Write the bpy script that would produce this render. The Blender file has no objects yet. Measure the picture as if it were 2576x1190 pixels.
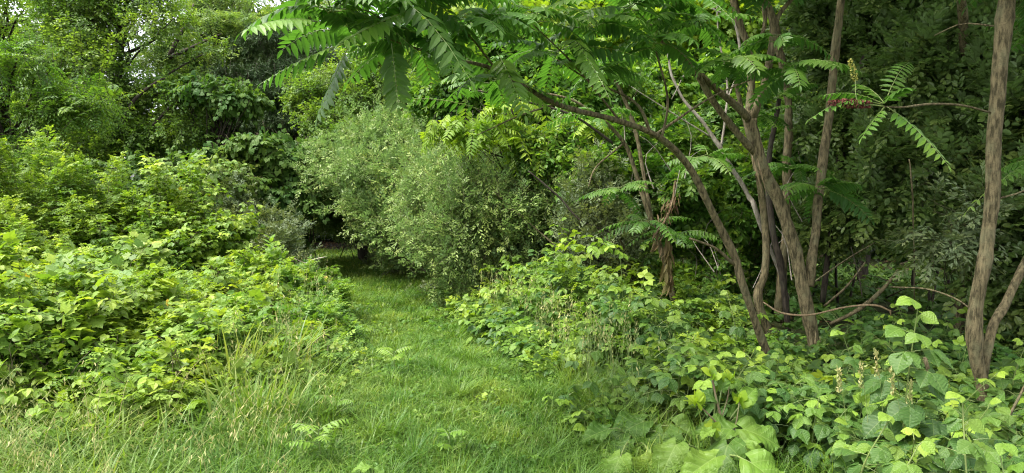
import bpy, math, random
import numpy as np

sc = bpy.context.scene
COL = sc.collection
rad = math.radians
# ---------------------------------------------------------------- camera, sky, sun, exposure
PITCH = rad(3.8)
cam = bpy.data.objects.new("Camera", bpy.data.cameras.new("Camera"))
COL.objects.link(cam)
cam.location = (0, 0, 1.6)
cam.rotation_euler = (rad(90) - PITCH, 0, 0)
cam.data.lens = 24
cam.data.sensor_width = 36
cam.data.clip_start = 0.05
cam.data.clip_end = 800
sc.camera = cam

SUN_EL, SUN_AZ = rad(62), rad(248)      # azimuth clockwise from +Y: high on the left, a little behind
world = bpy.data.worlds.new("World")
sc.world = world
world.use_nodes = True
wn, wl = world.node_tree.nodes, world.node_tree.links
wn.clear()
sky = wn.new("ShaderNodeTexSky")
sky.sky_type = 'NISHITA'
sky.sun_disc = False
sky.sun_elevation = SUN_EL
sky.sun_rotation = SUN_AZ
sky.dust_density = 4.0
sky.air_density = 0.7
sky.ozone_density = 0.6
hs = wn.new("ShaderNodeHueSaturation"); hs.inputs['Saturation'].default_value = 0.25
bg = wn.new("ShaderNodeBackground"); bg.inputs['Strength'].default_value = 0.15
wo = wn.new("ShaderNodeOutputWorld")
wl.new(sky.outputs[0], hs.inputs['Color']); wl.new(hs.outputs[0], bg.inputs[0]); wl.new(bg.outputs[0], wo.inputs[0])

sd = bpy.data.lights.new("Sun", 'SUN')
sd.energy = 1.05
sd.angle = rad(24)
sd.color = (1.0, 0.95, 0.86)
so = bpy.data.objects.new("Sun", sd)
COL.objects.link(so)
so.rotation_euler = (rad(90) - SUN_EL, 0, math.pi - SUN_AZ)

sc.view_settings.view_transform = 'Standard'
sc.view_settings.look = 'None'
sc.view_settings.gamma = 1
sc.view_settings.exposure = 2.15
sc.render.engine = 'CYCLES'
sc.cycles.use_denoising = True
sc.cycles.denoising_prefilter = 'NONE'
sc.cycles.filter_width = 1.1
sc.cycles.max_bounces = 6
sc.cycles.diffuse_bounces = 4
sc.cycles.glossy_bounces = 2
sc.cycles.transmission_bounces = 5

# ---------------------------------------------------------------- basics
R = np.random.default_rng(7)
F_ = 1717.0
CP, SP = math.cos(PITCH), math.sin(PITCH)

def at(px, py, d):
    """point seen at picture position (px, py) of a 2576 x 1190 view, d metres ahead"""
    u, v = (px - 1288) / F_, (595 - py) / F_
    y = CP + v * SP
    z = -SP + v * CP
    return np.array([u / y * d, d, 1.6 + z / y * d])

def gz(x, y):
    x = np.asarray(x, float); y = np.asarray(y, float)
    return 0.035 * np.sin(x * 1.3 + 0.7 * y) + 0.03 * np.sin(y * 1.1 - x * 0.6 + 2) + 0.012 * np.sin(x * 4.1) * np.cos(y * 3.7)

def nrm(v):
    return v / np.maximum(np.linalg.norm(v, axis=-1, keepdims=True), 1e-9)

UP = np.array([0, 0, 1.0])

def rnd(n, a=0.0, b=1.0):
    return R.uniform(a, b, n)

def rvec(n):
    return nrm(R.normal(size=(n, 3)))

class Acc:
    def __init__(s):
        s.v, s.f, s.t, s.l, s.n = [], [], [], [], 0
    def add(s, V, Fc, tint, loc=None):
        """V (m,k,3) copies of a k-vertex shape with triangles Fc"""
        m, k = V.shape[:2]
        if m == 0:
            return
        s.v.append(V.reshape(-1, 3).astype(np.float32))
        s.f.append((Fc[None] + (np.arange(m) * k)[:, None, None] + s.n).reshape(-1, 3).astype(np.int32))
        s.t.append(np.repeat(np.asarray(tint, np.float32), k))
        l = np.zeros((m, k, 3), np.float32)
        if loc is not None:
            l[:] = loc
        s.l.append(l.reshape(-1, 3))
        s.n += m * k
    def build(s, name, mat, parent=None, smooth=False, origin=None):
        me = bpy.data.meshes.new(name)
        if not s.v:
            return None
        V = np.concatenate(s.v); Fc = np.concatenate(s.f)
        if origin is not None:
            V = V - np.asarray(origin, np.float32)
        me.vertices.add(len(V)); me.vertices.foreach_set("co", V.ravel())
        me.loops.add(Fc.size); me.loops.foreach_set("vertex_index", Fc.ravel())
        me.polygons.add(len(Fc))
        me.polygons.foreach_set("loop_start", np.arange(0, Fc.size, 3, dtype=np.int32))
        me.polygons.foreach_set("loop_total", np.full(len(Fc), 3, np.int32))
        me.polygons.foreach_set("use_smooth", np.full(len(Fc), bool(smooth)))
        a = me.attributes.new("tint", 'FLOAT', 'POINT'); a.data.foreach_set("value", np.concatenate(s.t))
        a = me.attributes.new("leafpos", 'FLOAT_VECTOR', 'POINT'); a.data.foreach_set("vector", np.concatenate(s.l).ravel())
        me.update()
        me.materials.append(mat)
        o = bpy.data.objects.new(name, me)
        COL.objects.link(o)
        if parent is not None:
            o.parent = parent
        elif origin is not None:
            o.location = origin
        return o

def tag(o, label=None, cat=None, group=None, kind=None):
    if label: o["label"] = label
    if cat: o["category"] = cat
    if group: o["group"] = group
    if kind: o["kind"] = kind
    return o

def empty(name, loc, label, cat, group=None):
    o = bpy.data.objects.new(name, None)
    COL.objects.link(o)
    o.location = tuple(float(c) for c in loc)
    o.empty_display_size = 0.1
    return tag(o, label, cat, group)

# ---------------------------------------------------------------- leaf shapes
class Tm:
    def __init__(s, v, f):
        s.v = np.array(v, float); s.f = np.array(f, int)

def blade_t(prof, fold=0.25, curl=0.12):
    """leaf of length 1 along y from (y, half width) stations"""
    v, f = [(0, 0, 0)], []
    for y, w in prof:
        z = -curl * y * y
        v += [(-w, y, z + fold * w), (0, y, z), (w, y, z + fold * w)]
    v.append((0, 1, -curl))
    n = len(prof)
    f += [(0, 2, 1), (0, 3, 2)]
    for i in range(n - 1):
        a, b = 1 + 3 * i, 4 + 3 * i
        f += [(a, a + 1, b + 1), (a, b + 1, b), (a + 1, a + 2, b + 2), (a + 1, b + 2, b + 1)]
    a = 1 + 3 * (n - 1)
    t = len(v) - 1
    f += [(a, a + 1, t), (a + 1, a + 2, t)]
    return Tm(v, f)

def fan_t(out, c=(0, 0.3), zf=lambda x, y: 0.0):
    """leaf from one half of an outline (x>0, bottom to top), mirrored"""
    right = list(out)
    left = [(-x, y) for x, y in out[::-1] if abs(x) > 1e-6]
    ring = right + left
    ring = ring[:]
    pts = [c] + ring
    v = [(x, y, zf(x, y)) for x, y in pts]
    n = len(ring)
    return Tm(v, [(0, 1 + i, 1 + (i + 1) % n) for i in range(n)])

T_DIA = Tm([(0, 0, 0), (-.25, .45, .05), (.25, .45, .05), (0, 1, -.08)], [(0, 3, 1), (0, 2, 3)])
T_NAR = Tm([(0, 0, 0), (-.15, .5, .03), (.15, .5, .03), (0, 1, -.1)], [(0, 3, 1), (0, 2, 3)])
T_ROUND = blade_t([(.18, .24), (.5, .36), (.8, .22)], .2, .12)
T_OVAL = blade_t([(.3, .22), (.68, .19)], .25, .12)
T_LANC = blade_t([(.14, .1), (.42, .145), (.75, .085)], .3, .16)
T_OLIVE = blade_t([(.35, .17), (.7, .15)], .35, .05)
def serr(prof, n=9, amp=.022):
    """serrated, fanned leaf edge"""
    ys = np.linspace(0.02, .97, n * 2)
    w = np.interp(ys, [p[0] for p in prof], [p[1] for p in prof])
    out = []
    for i, (y, x) in enumerate(zip(ys, w)):
        out.append((x + (amp if i % 2 else -amp * .3), y + (amp if i % 2 else 0)))
    return out
def grid_leaf(prof, rows=9, cols=4, pleat=.012, fold=.18, curl=.2, amp=.02, notch=0.0, wave=0.0, nv=7):
    """large leaf as a grid with side-vein pleats, toothed edge"""
    v, f = [], []
    for i in range(rows + 1):
        y = i / rows
        w = np.interp(y, [p[0] for p in prof], [p[1] for p in prof]) + (amp if i % 2 else 0) * (1 if 0 < i < rows else 0)
        for j in range(-cols, cols + 1):
            s = j / cols
            x = s * w
            yy = y - notch * (1 - y) ** 3 * abs(s) * .9 + .06 * abs(s) * (1 - abs(s)) 
            z = fold * abs(x) - curl * y * y - .25 * fold * x * x * 4 + pleat * math.cos((y - .7 * abs(x)) * nv * 2 * math.pi) * min(1, abs(s) * 2)
            z += wave * math.sin(y * 11 + (3 if s > 0 else 0)) * s * s
            v.append((x, yy, z))
    k = 2 * cols + 1
    for i in range(rows):
        for j in range(k - 1):
            a = i * k + j
            f += [(a, a + 1, a + k + 1), (a, a + k + 1, a + k)]
    return Tm(v, f)
T_RASP = blade_t([(.1, .17), (.28, .34), (.5, .35), (.72, .23), (.88, .1)], .22, .18)
T_RASPN = grid_leaf([(0, .03), (.1, .22), (.3, .37), (.5, .36), (.7, .25), (.87, .1), (1, .005)], 14, 3, .014, .22, .2, .02)
T_GRAPE = fan_t([(.04, .02), (.22, -.12), (.36, .02), (.42, .2), (.56, .42), (.36, .48), (.4, .66), (.22, .68), (.12, .84), (0, 1.0)], (0, .18), lambda x, y: -.16 * (x * x + (y - .2) ** 2) + .05 * abs(x))
T_MAPLE = fan_t([(.03, .05), (.3, .0), (.26, .14), (.56, .34), (.34, .4), (.42, .66), (.18, .6), (.1, .8), (0, 1.0)], (0, .22), lambda x, y: -.2 * (x * x + y * y))
T_HEART = fan_t([(.03, .06), (.2, -.08), (.38, .05), (.44, .3), (.3, .6), (.12, .86), (0, 1)], (0, .25), lambda x, y: -.18 * (x * x + y * y) + .05 * abs(x))
BURPROF = [(0, .1), (.08, .27), (.22, .38), (.4, .41), (.6, .36), (.78, .25), (.92, .12), (1, .01)]
T_BUR = [grid_leaf(BURPROF, 22, 8, .02, .3, .3, .03, .22, .13, 5), grid_leaf(BURPROF, 22, 8, .022, .12, .45, .035, .25, .17, 5), grid_leaf([(a, b * .82) for a, b in BURPROF], 22, 8, .018, .5, .18, .03, .2, .15, 6)]

def place(acc, T, P, Y, N, S, W=1.0, tint=None):
    if len(P) == 0:
        return
    Y = nrm(Y)
    X = nrm(np.cross(Y, N))
    Z = np.cross(X, Y)
    S = np.broadcast_to(S, (len(P),))[:, None, None]
    W = np.broadcast_to(W, (len(P),))[:, None, None]
    t = T.v
    V = P[:, None] + S * (W * t[None, :, 0:1] * X[:, None] + t[None, :, 1:2] * Y[:, None] + t[None, :, 2:3] * Z[:, None])
    acc.add(V, T.f, rnd(len(P)) if tint is None else tint, t)

def tubes(acc, pts, r, sides=3, tint=.5):
    """pts (m,k,3), r (m,k)"""
    m, k = pts.shape[:2]
    if m == 0:
        return
    tan = nrm(np.gradient(pts, axis=1)) if k > 1 else pts
    ref = np.where(np.abs(tan[..., 2:3]) > .9, np.array([1.0, 0, 0]), UP)
    X = nrm(np.cross(tan, ref)); Y = np.cross(tan, X)
    a = np.arange(sides) * 2 * math.pi / sides
    ring = pts[:, :, None] + r[:, :, None, None] * (np.cos(a)[None, None, :, None] * X[:, :, None] + np.sin(a)[None, None, :, None] * Y[:, :, None])
    V = ring.reshape(m, k * sides, 3)
    f = []
    for i in range(k - 1):
        for j in range(sides):
            p, q = i * sides + j, i * sides + (j + 1) % sides
            f += [(p, q, q + sides), (p, q + sides, p + sides)]
    for j in range(1, sides - 1):
        f += [(0, j + 1, j), ((k - 1) * sides, (k - 1) * sides + j, (k - 1) * sides + j + 1)]
    acc.add(V, np.array(f), np.full(m, tint) if np.isscalar(tint) else tint)

def smooth_path(P, n):
    P = np.asarray(P, float)
    if len(P) == 2:
        t = np.linspace(0, 1, n)[:, None]
        return P[0] * (1 - t) + P[1] * t
    Q = np.vstack([2 * P[0] - P[1], P, 2 * P[-1] - P[-2]])
    out = []
    for s in np.linspace(0, len(P) - 1 - 1e-6, n):
        i = int(s); t = s - i
        a, b, c, d = Q[i], Q[i + 1], Q[i + 2], Q[i + 3]
        out.append(.5 * ((2 * b) + (c - a) * t + (2 * a - 5 * b + 4 * c - d) * t * t + (3 * b - a - 3 * c + d) * t ** 3))
    return np.array(out)

def limb(acc, P, r, sides=10, wob=.06, knots=.08, per=.06):
    """one woody limb through points P with radii r (metres), slightly crooked and knotted"""
    P = np.asarray(P, float)
    L = np.linalg.norm(np.diff(P, axis=0), axis=1).sum()
    n = int(min(90, max(6, L / per)))
    Q = smooth_path(P, n)
    rr = np.interp(np.linspace(0, len(P) - 1, n), np.arange(len(P)), r)
    mr = float(np.mean(r))
    s = np.linspace(0, L, n)
    ph = R.uniform(0, 6, 6)
    wobv = np.stack([np.sin(s * 5 + ph[0]) + .5 * np.sin(s * 13 + ph[1]), np.sin(s * 4.3 + ph[2]) + .5 * np.sin(s * 11 + ph[3]), 0 * s], 1)
    Q = Q + wobv * mr * wob * 2
    rr = rr * (1 + knots * np.sin(s * 9 + ph[4]) * np.sin(s * 3.1 + ph[5]) + knots * .5 * R.normal(size=n))
    tan = nrm(np.gradient(Q, axis=0))
    ref = np.where(np.abs(tan[..., 2:3]) > .9, np.array([1.0, 0, 0]), UP)
    X = nrm(np.cross(tan, ref)); Y = np.cross(tan, X)
    # keep the frame from flipping
    for i in range(1, n):
        x = X[i - 1] - tan[i] * np.dot(X[i - 1], tan[i]); X[i] = x / np.linalg.norm(x); Y[i] = np.cross(tan[i], X[i])
    a = np.arange(sides) * 2 * math.pi / sides
    lump = 1 + .05 * np.sin(a[None] * 2 + s[:, None] * 2.2 + ph[0]) + .04 * np.sin(a[None] * 3 - s[:, None] * 5 + ph[1]) + .02 * R.normal(size=(n, sides))
    V = Q[:, None] + (rr[:, None] * lump)[..., None] * (np.cos(a)[None, :, None] * X[:, None] + np.sin(a)[None, :, None] * Y[:, None])
    f = []
    for i in range(n - 1):
        for j in range(sides):
            p, q = i * sides + j, i * sides + (j + 1) % sides
            f += [(p, q, q + sides), (p, q + sides, p + sides)]
    for j in range(1, sides - 1):
        f += [(0, j + 1, j), ((n - 1) * sides, (n - 1) * sides + j, (n - 1) * sides + j + 1)]
    lc = np.stack([np.broadcast_to(np.cos(a), (n, sides)) * mr, np.broadcast_to(np.sin(a), (n, sides)) * mr, np.broadcast_to(s[:, None], (n, sides))], -1)
    acc.add(V.reshape(1, -1, 3), np.array(f), np.array([R.random()]), lc.reshape(1, -1, 3))
    return Q

def spray(P0, D, L, droop, n, size, ang=55, opp=False, term=True, t0=.15, roll=.5, grav=.2, jit=.22, prof='flat', young=.35, petiole=0.0):
    """leaves along twigs (or leaflets along a leaf stalk). Returns P, Y, N, S, tint flattened, and the twig curves"""
    m = len(P0)
    L = np.broadcast_to(L, (m,)); droop = np.broadcast_to(droop, (m,)); size = np.broadcast_to(size, (m,))
    D = nrm(D)
    t = np.linspace(t0, 1 if not opp else .94, n)
    side_s = np.ones(n) * (np.arange(n) % 2 * 2 - 1)
    if opp:
        t = np.repeat(t, 2); side_s = np.tile([1.0, -1.0], n)
    if term:
        t = np.append(t, 1.0); side_s = np.append(side_s, 0.0)
    k = len(t)
    T = t[None, :, None]
    down = -UP[None, None]
    pos = P0[:, None] + L[:, None, None] * (D[:, None] * T + down * droop[:, None, None] * T ** 2)
    tan = nrm(D[:, None] + down * 2 * droop[:, None, None] * T)
    side = np.cross(tan, np.broadcast_to(UP, tan.shape))
    bad = np.linalg.norm(side, axis=-1, keepdims=True) < .05
    side = nrm(np.where(bad, np.array([1.0, 0, 0]), side))
    nr = np.cross(side, tan)
    ro = R.normal(size=m)[:, None, None] * roll
    side, nr = side * np.cos(ro) + nr * np.sin(ro), nr * np.cos(ro) - side * np.sin(ro)
    ca = np.where(side_s == 0, 1.0, math.cos(rad(ang)))[None, :, None]
    sa = math.sin(rad(ang))
    Y = tan * ca + side * side_s[None, :, None] * sa + R.normal(size=(m, k, 3)) * jit - UP * grav
    N = nr + R.normal(size=(m, k, 3)) * jit
    S = size[:, None] * (1 + R.normal(size=(m, k)) * .12)
    if prof == 'pinn':
        S = S * (.55 + .45 * np.sin(np.clip(t, 0, 1) ** .8 * math.pi * .85 + .25))[None]
        S[:, t > .93] *= .8
    if prof == 'tip':
        S = S * np.clip(1.15 - .6 * t ** 2, .4, 1)[None]
    tint = np.clip(R.random(m)[:, None] * .45 + R.random((m, k)) * .3 + young * t[None] ** 3 * R.random((m, 1)), 0, 1)
    if petiole:
        pos = pos + nrm(Y) * (petiole * S)[..., None]
    tt = np.linspace(0, 1, 5)[None, :, None]
    curve = P0[:, None] + L[:, None, None] * (D[:, None] * tt + down * droop[:, None, None] * tt ** 2)
    fl = lambda a: a.reshape((-1,) + a.shape[2:])
    return fl(pos), fl(Y), fl(N), fl(S), fl(tint), curve, fl(tan)

# ---------------------------------------------------------------- materials
def new_mat(name):
    m = bpy.data.materials.new(name); m.use_nodes = True
    m.node_tree.nodes.clear()
    return m, m.node_tree.nodes, m.node_tree.links

def leaf_mat(name, cols, trans=.35, rough=.5, back=None, spec=.35, veins=0, tcol=None):
    m, n, l = new_mat(name)
    at_ = n.new("ShaderNodeAttribute"); at_.attribute_name = "tint"
    ramp = n.new("ShaderNodeValToRGB")
    e = ramp.color_ramp.elements
    while len(e) < len(cols): e.new(.5)
    for i, (p, c) in enumerate(cols):
        e[i].position = p; e[i].color = (c[0] * 1.3, c[1], c[2] * 1.25, 1)
    l.new(at_.outputs['Fac'], ramp.inputs[0])
    col = ramp.outputs[0]
    # slow change of hue over the plant
    geo = n.new("ShaderNodeNewGeometry")
    nz = n.new("ShaderNodeTexNoise"); nz.inputs['Scale'].default_value = 1.7; nz.inputs['Detail'].default_value = 3
    l.new(geo.outputs['Position'], nz.inputs['Vector'])
    mr = n.new("ShaderNodeMapRange"); mr.inputs[1].default_value = .3; mr.inputs[2].default_value = .7; mr.inputs[3].default_value = .482; mr.inputs[4].default_value = .52
    l.new(nz.outputs['Fac'], mr.inputs[0])
    hv = n.new("ShaderNodeHueSaturation"); l.new(mr.outputs[0], hv.inputs['Hue']); l.new(col, hv.inputs['Color'])
    mv = n.new("ShaderNodeMapRange"); mv.inputs[1].default_value = .3; mv.inputs[2].default_value = .7; mv.inputs[3].default_value = 1.2; mv.inputs[4].default_value = .85
    l.new(nz.outputs['Fac'], mv.inputs[0]); l.new(mv.outputs[0], hv.inputs['Value'])
    col = hv.outputs[0]
    bump = None
    if veins:
        a2 = n.new("ShaderNodeAttribute"); a2.attribute_name = "leafpos"
        sx = n.new("ShaderNodeSeparateXYZ"); l.new(a2.outputs['Vector'], sx.inputs[0])
        ab = n.new("ShaderNodeMath"); ab.operation = 'ABSOLUTE'; l.new(sx.outputs[0], ab.inputs[0])
        m1 = n.new("ShaderNodeMath"); m1.operation = 'MULTIPLY_ADD'; l.new(ab.outputs[0], m1.inputs[0]); m1.inputs[1].default_value = -.75; l.new(sx.outputs[1], m1.inputs[2])
        m2 = n.new("ShaderNodeMath"); m2.operation = 'MULTIPLY'; l.new(m1.outputs[0], m2.inputs[0]); m2.inputs[1].default_value = veins
        m3 = n.new("ShaderNodeMath"); m3.operation = 'PINGPONG'; l.new(m2.outputs[0], m3.inputs[0]); m3.inputs[1].default_value = .5
        m3b = n.new("ShaderNodeMath"); m3b.operation = 'LESS_THAN'; l.new(m3.outputs[0], m3b.inputs[0]); m3b.inputs[1].default_value = .035
        m4 = n.new("ShaderNodeMath"); m4.operation = 'LESS_THAN'; l.new(ab.outputs[0], m4.inputs[0]); m4.inputs[1].default_value = .012
        m5 = n.new("ShaderNodeMath"); m5.operation = 'MAXIMUM'; l.new(m3b.outputs[0], m5.inputs[0]); l.new(m4.outputs[0], m5.inputs[1])
        m6 = n.new("ShaderNodeMath"); m6.operation = 'MULTIPLY'; l.new(m5.outputs[0], m6.inputs[0]); m6.inputs[1].default_value = .24
        mx = n.new("ShaderNodeMixRGB"); l.new(m6.outputs[0], mx.inputs[0]); l.new(col, mx.inputs[1]); mx.inputs[2].default_value = (.28, .36, .12, 1)
        col = mx.outputs[0]
        bump = n.new("ShaderNodeBump"); bump.inputs['Strength'].default_value = .5; bump.inputs['Distance'].default_value = .004
        l.new(m3.outputs[0], bump.inputs['Height'])
    if back is not None:
        mb = n.new("ShaderNodeMixRGB"); l.new(geo.outputs['Backfacing'], mb.inputs[0]); l.new(col, mb.inputs[1]); mb.inputs[2].default_value = (*back, 1)
        col = mb.outputs[0]
    pr = n.new("ShaderNodeBsdfPrincipled"); l.new(col, pr.inputs['Base Color'])
    pr.inputs['Roughness'].default_value = rough; pr.inputs['Specular IOR Level'].default_value = spec
    if bump: l.new(bump.outputs[0], pr.inputs['Normal'])
    tr = n.new("ShaderNodeBsdfTranslucent")
    tm_ = n.new("ShaderNodeMixRGB"); tm_.blend_type = 'MULTIPLY'; tm_.inputs[0].default_value = 1; l.new(col, tm_.inputs[1])
    tm_.inputs[2].default_value = (*(tcol or (1.65, 1.6, .65)), 1)
    l.new(tm_.outputs[0], tr.inputs[0])
    mix = n.new("ShaderNodeMixShader"); mix.inputs[0].default_value = trans
    l.new(pr.outputs[0], mix.inputs[1]); l.new(tr.outputs[0], mix.inputs[2])
    o = n.new("ShaderNodeOutputMaterial"); l.new(mix.outputs[0], o.inputs[0])
    return m

def bark_mat(name, c1, c2, c3=None, scale=1.0, bump=.5, rough=.85):
    m, n, l = new_mat(name)
    geo = n.new("ShaderNodeNewGeometry")
    mp = n.new("ShaderNodeMapping"); mp.inputs['Scale'].default_value = (38 * scale, 38 * scale, 9 * scale)
    l.new(geo.outputs['Position'], mp.inputs[0])
    nz = n.new("ShaderNodeTexNoise"); nz.inputs['Scale'].default_value = 1; nz.inputs['Detail'].default_value = 6; nz.inputs['Roughness'].default_value = .65
    l.new(mp.outputs[0], nz.inputs[0])
    n2 = n.new("ShaderNodeTexNoise"); n2.inputs['Scale'].default_value = 7 * scale; n2.inputs['Detail'].default_value = 4
    l.new(geo.outputs['Position'], n2.inputs[0])
    r1 = n.new("ShaderNodeValToRGB"); r1.color_ramp.elements[0].position = .4; r1.color_ramp.elements[0].color = (*c1, 1); r1.color_ramp.elements[1].position = .6; r1.color_ramp.elements[1].color = (*c2, 1)
    l.new(nz.outputs['Fac'], r1.inputs[0])
    mx = n.new("ShaderNodeMixRGB"); l.new(r1.outputs[0], mx.inputs[1]); mx.inputs[2].default_value = (*(c3 or c2), 1)
    r2 = n.new("ShaderNodeValToRGB"); r2.color_ramp.elements[0].position = .52; r2.color_ramp.elements[1].position = .66
    l.new(n2.outputs['Fac'], r2.inputs[0])
    mm = n.new("ShaderNodeMath"); mm.operation = 'MULTIPLY'; mm.inputs[1].default_value = .6; l.new(r2.outputs[0], mm.inputs[0]); l.new(mm.outputs[0], mx.inputs[0])
    # lenticels: short rings across the stem
    mp2 = n.new("ShaderNodeMapping"); mp2.inputs['Scale'].default_value = (25 * scale, 25 * scale, 130 * scale); l.new(geo.outputs['Position'], mp2.inputs[0])
    vo = n.new("ShaderNodeTexVoronoi"); vo.inputs['Scale'].default_value = 1; l.new(mp2.outputs[0], vo.inputs[0])
    lt = n.new("ShaderNodeMath"); lt.operation = 'LESS_THAN'; lt.inputs[1].default_value = .22; l.new(vo.outputs['Distance'], lt.inputs[0])
    mx2 = n.new("ShaderNodeMixRGB"); mm2 = n.new("ShaderNodeMath"); mm2.operation = 'MULTIPLY'; mm2.inputs[1].default_value = .4; l.new(lt.outputs[0], mm2.inputs[0])
    l.new(mm2.outputs[0], mx2.inputs[0]); l.new(mx.outputs[0], mx2.inputs[1]); mx2.inputs[2].default_value = (c1[0] * .45, c1[1] * .42, c1[2] * .4, 1)
    pr = n.new("ShaderNodeBsdfPrincipled"); pr.inputs['Roughness'].default_value = rough; pr.inputs['Specular IOR Level'].default_value = .2
    l.new(mx2.outputs[0], pr.inputs['Base Color'])
    bp = n.new("ShaderNodeBump"); bp.inputs['Strength'].default_value = bump; bp.inputs['Distance'].default_value = .01
    l.new(nz.outputs['Fac'], bp.inputs['Height']); l.new(bp.outputs[0], pr.inputs['Normal'])
    o = n.new("ShaderNodeOutputMaterial"); l.new(pr.outputs[0], o.inputs[0])
    return m

M = {}
M['bramble'] = leaf_mat("bramble leaves", [(0, (.06, .15, .016)), (.5, (.11, .245, .022)), (1, (.21, .37, .035))], .38, .5)
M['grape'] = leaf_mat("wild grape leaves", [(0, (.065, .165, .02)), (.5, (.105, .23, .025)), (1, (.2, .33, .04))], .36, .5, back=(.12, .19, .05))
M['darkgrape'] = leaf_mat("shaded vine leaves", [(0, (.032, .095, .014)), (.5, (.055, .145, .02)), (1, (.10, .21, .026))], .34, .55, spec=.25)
M['rasp'] = leaf_mat("raspberry leaves", [(0, (.026, .085, .013)), (.5, (.045, .13, .017)), (1, (.16, .32, .025))], .34, .5, back=(.12, .2, .09))
M['raspnear'] = leaf_mat("near raspberry leaves", [(0, (.024, .08, .012)), (.5, (.044, .128, .016)), (1, (.17, .34, .025))], .34, .5, back=(.12, .2, .09), veins=7)
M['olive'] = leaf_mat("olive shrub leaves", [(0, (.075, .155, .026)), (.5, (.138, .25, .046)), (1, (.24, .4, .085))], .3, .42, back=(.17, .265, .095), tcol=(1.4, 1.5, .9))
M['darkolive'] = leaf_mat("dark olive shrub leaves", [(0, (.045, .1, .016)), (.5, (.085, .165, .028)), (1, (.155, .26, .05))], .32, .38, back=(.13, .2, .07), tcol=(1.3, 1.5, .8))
M['honey'] = leaf_mat("grey green shrub leaves", [(0, (.06, .115, .04)), (.5, (.09, .16, .055)), (1, (.16, .24, .08))], .25, .5)
M['mid'] = leaf_mat("broad tree leaves", [(0, (.055, .14, .018)), (.5, (.09, .21, .025)), (1, (.16, .32, .04))], .42, .42)
M['pale'] = leaf_mat("pale tree leaves", [(0, (.08, .18, .035)), (.5, (.12, .25, .05)), (1, (.2, .34, .06))], .42, .5)
M['lit'] = leaf_mat("sunlit yellow green leaves", [(0, (.09, .2, .015)), (.5, (.14, .29, .018)), (1, (.24, .4, .03))], .45, .45)  # bright yellow green puts the far maples' sunlit look into the colour
M['fresh'] = leaf_mat("fresh green shrub leaves", [(0, (.045, .14, .018)), (.5, (.07, .19, .02)), (1, (.16, .32, .03))], .4, .45)
M['sumac'] = leaf_mat("sumac leaflets", [(0, (.038, .11, .013)), (.5, (.058, .155, .016)), (1, (.095, .225, .022))], .36, .45, back=(.05, .12, .035), tcol=(1.9, 2.1, .5))
M['walnut'] = leaf_mat("long pinnate leaves", [(0, (.05, .14, .016)), (.5, (.08, .2, .018)), (1, (.15, .3, .03))], .42, .5)
M['burdock'] = leaf_mat("burdock leaves", [(0, (.036, .1, .012)), (.5, (.056, .14, .016)), (1, (.095, .21, .02))], .24, .5, spec=.22, back=(.13, .2, .09), veins=5)
M['needle'] = leaf_mat("pine needles", [(0, (.026, .068, .015)), (.5, (.04, .1, .022)), (1, (.06, .135, .03))], .1, .5)
M['grass'] = leaf_mat("short grass blades", [(0, (.045, .125, .014)), (.5, (.08, .20, .02)), (1, (.17, .29, .05))], .38, .45)
M['tallgrass'] = leaf_mat("tall grass blades", [(0, (.06, .15, .02)), (.5, (.10, .22, .028)), (1, (.2, .3, .07))], .36, .42)
M['seed'] = leaf_mat("grass seed heads", [(0, (.15, .24, .06)), (.5, (.22, .32, .09)), (1, (.34, .38, .14))], .3, .6, tcol=(1.2, 1.2, .8))
M['dry'] = leaf_mat("withered leaves", [(0, (.05, .037, .017)), (.5, (.11, .09, .035)), (1, (.15, .16, .045))], .25, .7, tcol=(1.1, 1.0, .6))
M['yellow'] = leaf_mat("yellowed leaves", [(0, (.22, .28, .03)), (1, (.36, .34, .04))], .4, .5)
M['berry'] = leaf_mat("fuzzy sumac fruit", [(0, (.06, .018, .014)), (1, (.13, .04, .028))], .1, .8, tcol=(1, 1, 1))
M['bloom'] = leaf_mat("yellow green flower spike", [(0, (.15, .22, .04)), (1, (.28, .34, .08))], .3, .7)
M['redstem'] = leaf_mat("reddish brown buds", [(0, (.16, .08, .03)), (1, (.28, .16, .06))], .2, .7)
M['stem'] = leaf_mat("green stems", [(0, (.09, .17, .04)), (1, (.15, .25, .06))], .1, .5)
M['purple'] = bark_mat("purplish stalk", (.13, .085, .06), (.2, .15, .09), (.16, .2, .08), 1.5, .2, .6)
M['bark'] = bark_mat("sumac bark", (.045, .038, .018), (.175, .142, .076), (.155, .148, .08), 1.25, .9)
M['darkbark'] = bark_mat("dark bark", (.022, .018, .013), (.06, .048, .034), (.06, .058, .04))  # much darker brown than the other barks
M['paleb'] = bark_mat("pale dead wood", (.2, .17, .13), (.36, .32, .26), (.4, .37, .31), 1.2, .3)
M['tan'] = bark_mat("bare tan wood", (.16, .11, .06), (.27, .2, .115), (.32, .26, .16), 1.5, .3)
M['twig'] = bark_mat("twig bark", (.05, .04, .025), (.11, .09, .055), None, 1, .2)

# ---------------------------------------------------------------- ground and path
def pathc(y):
    return np.interp(y, [0, 2, 4, 6, 8, 12.5, 16, 20, 26], [.2, .05, -.22, -.68, -1.25, -2.6, -4.1, -6.2, -10])
def pathw(y):
    return np.interp(y, [0, 4, 8, 12, 16, 20], [.78, .8, .8, .85, .8, .7])

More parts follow.
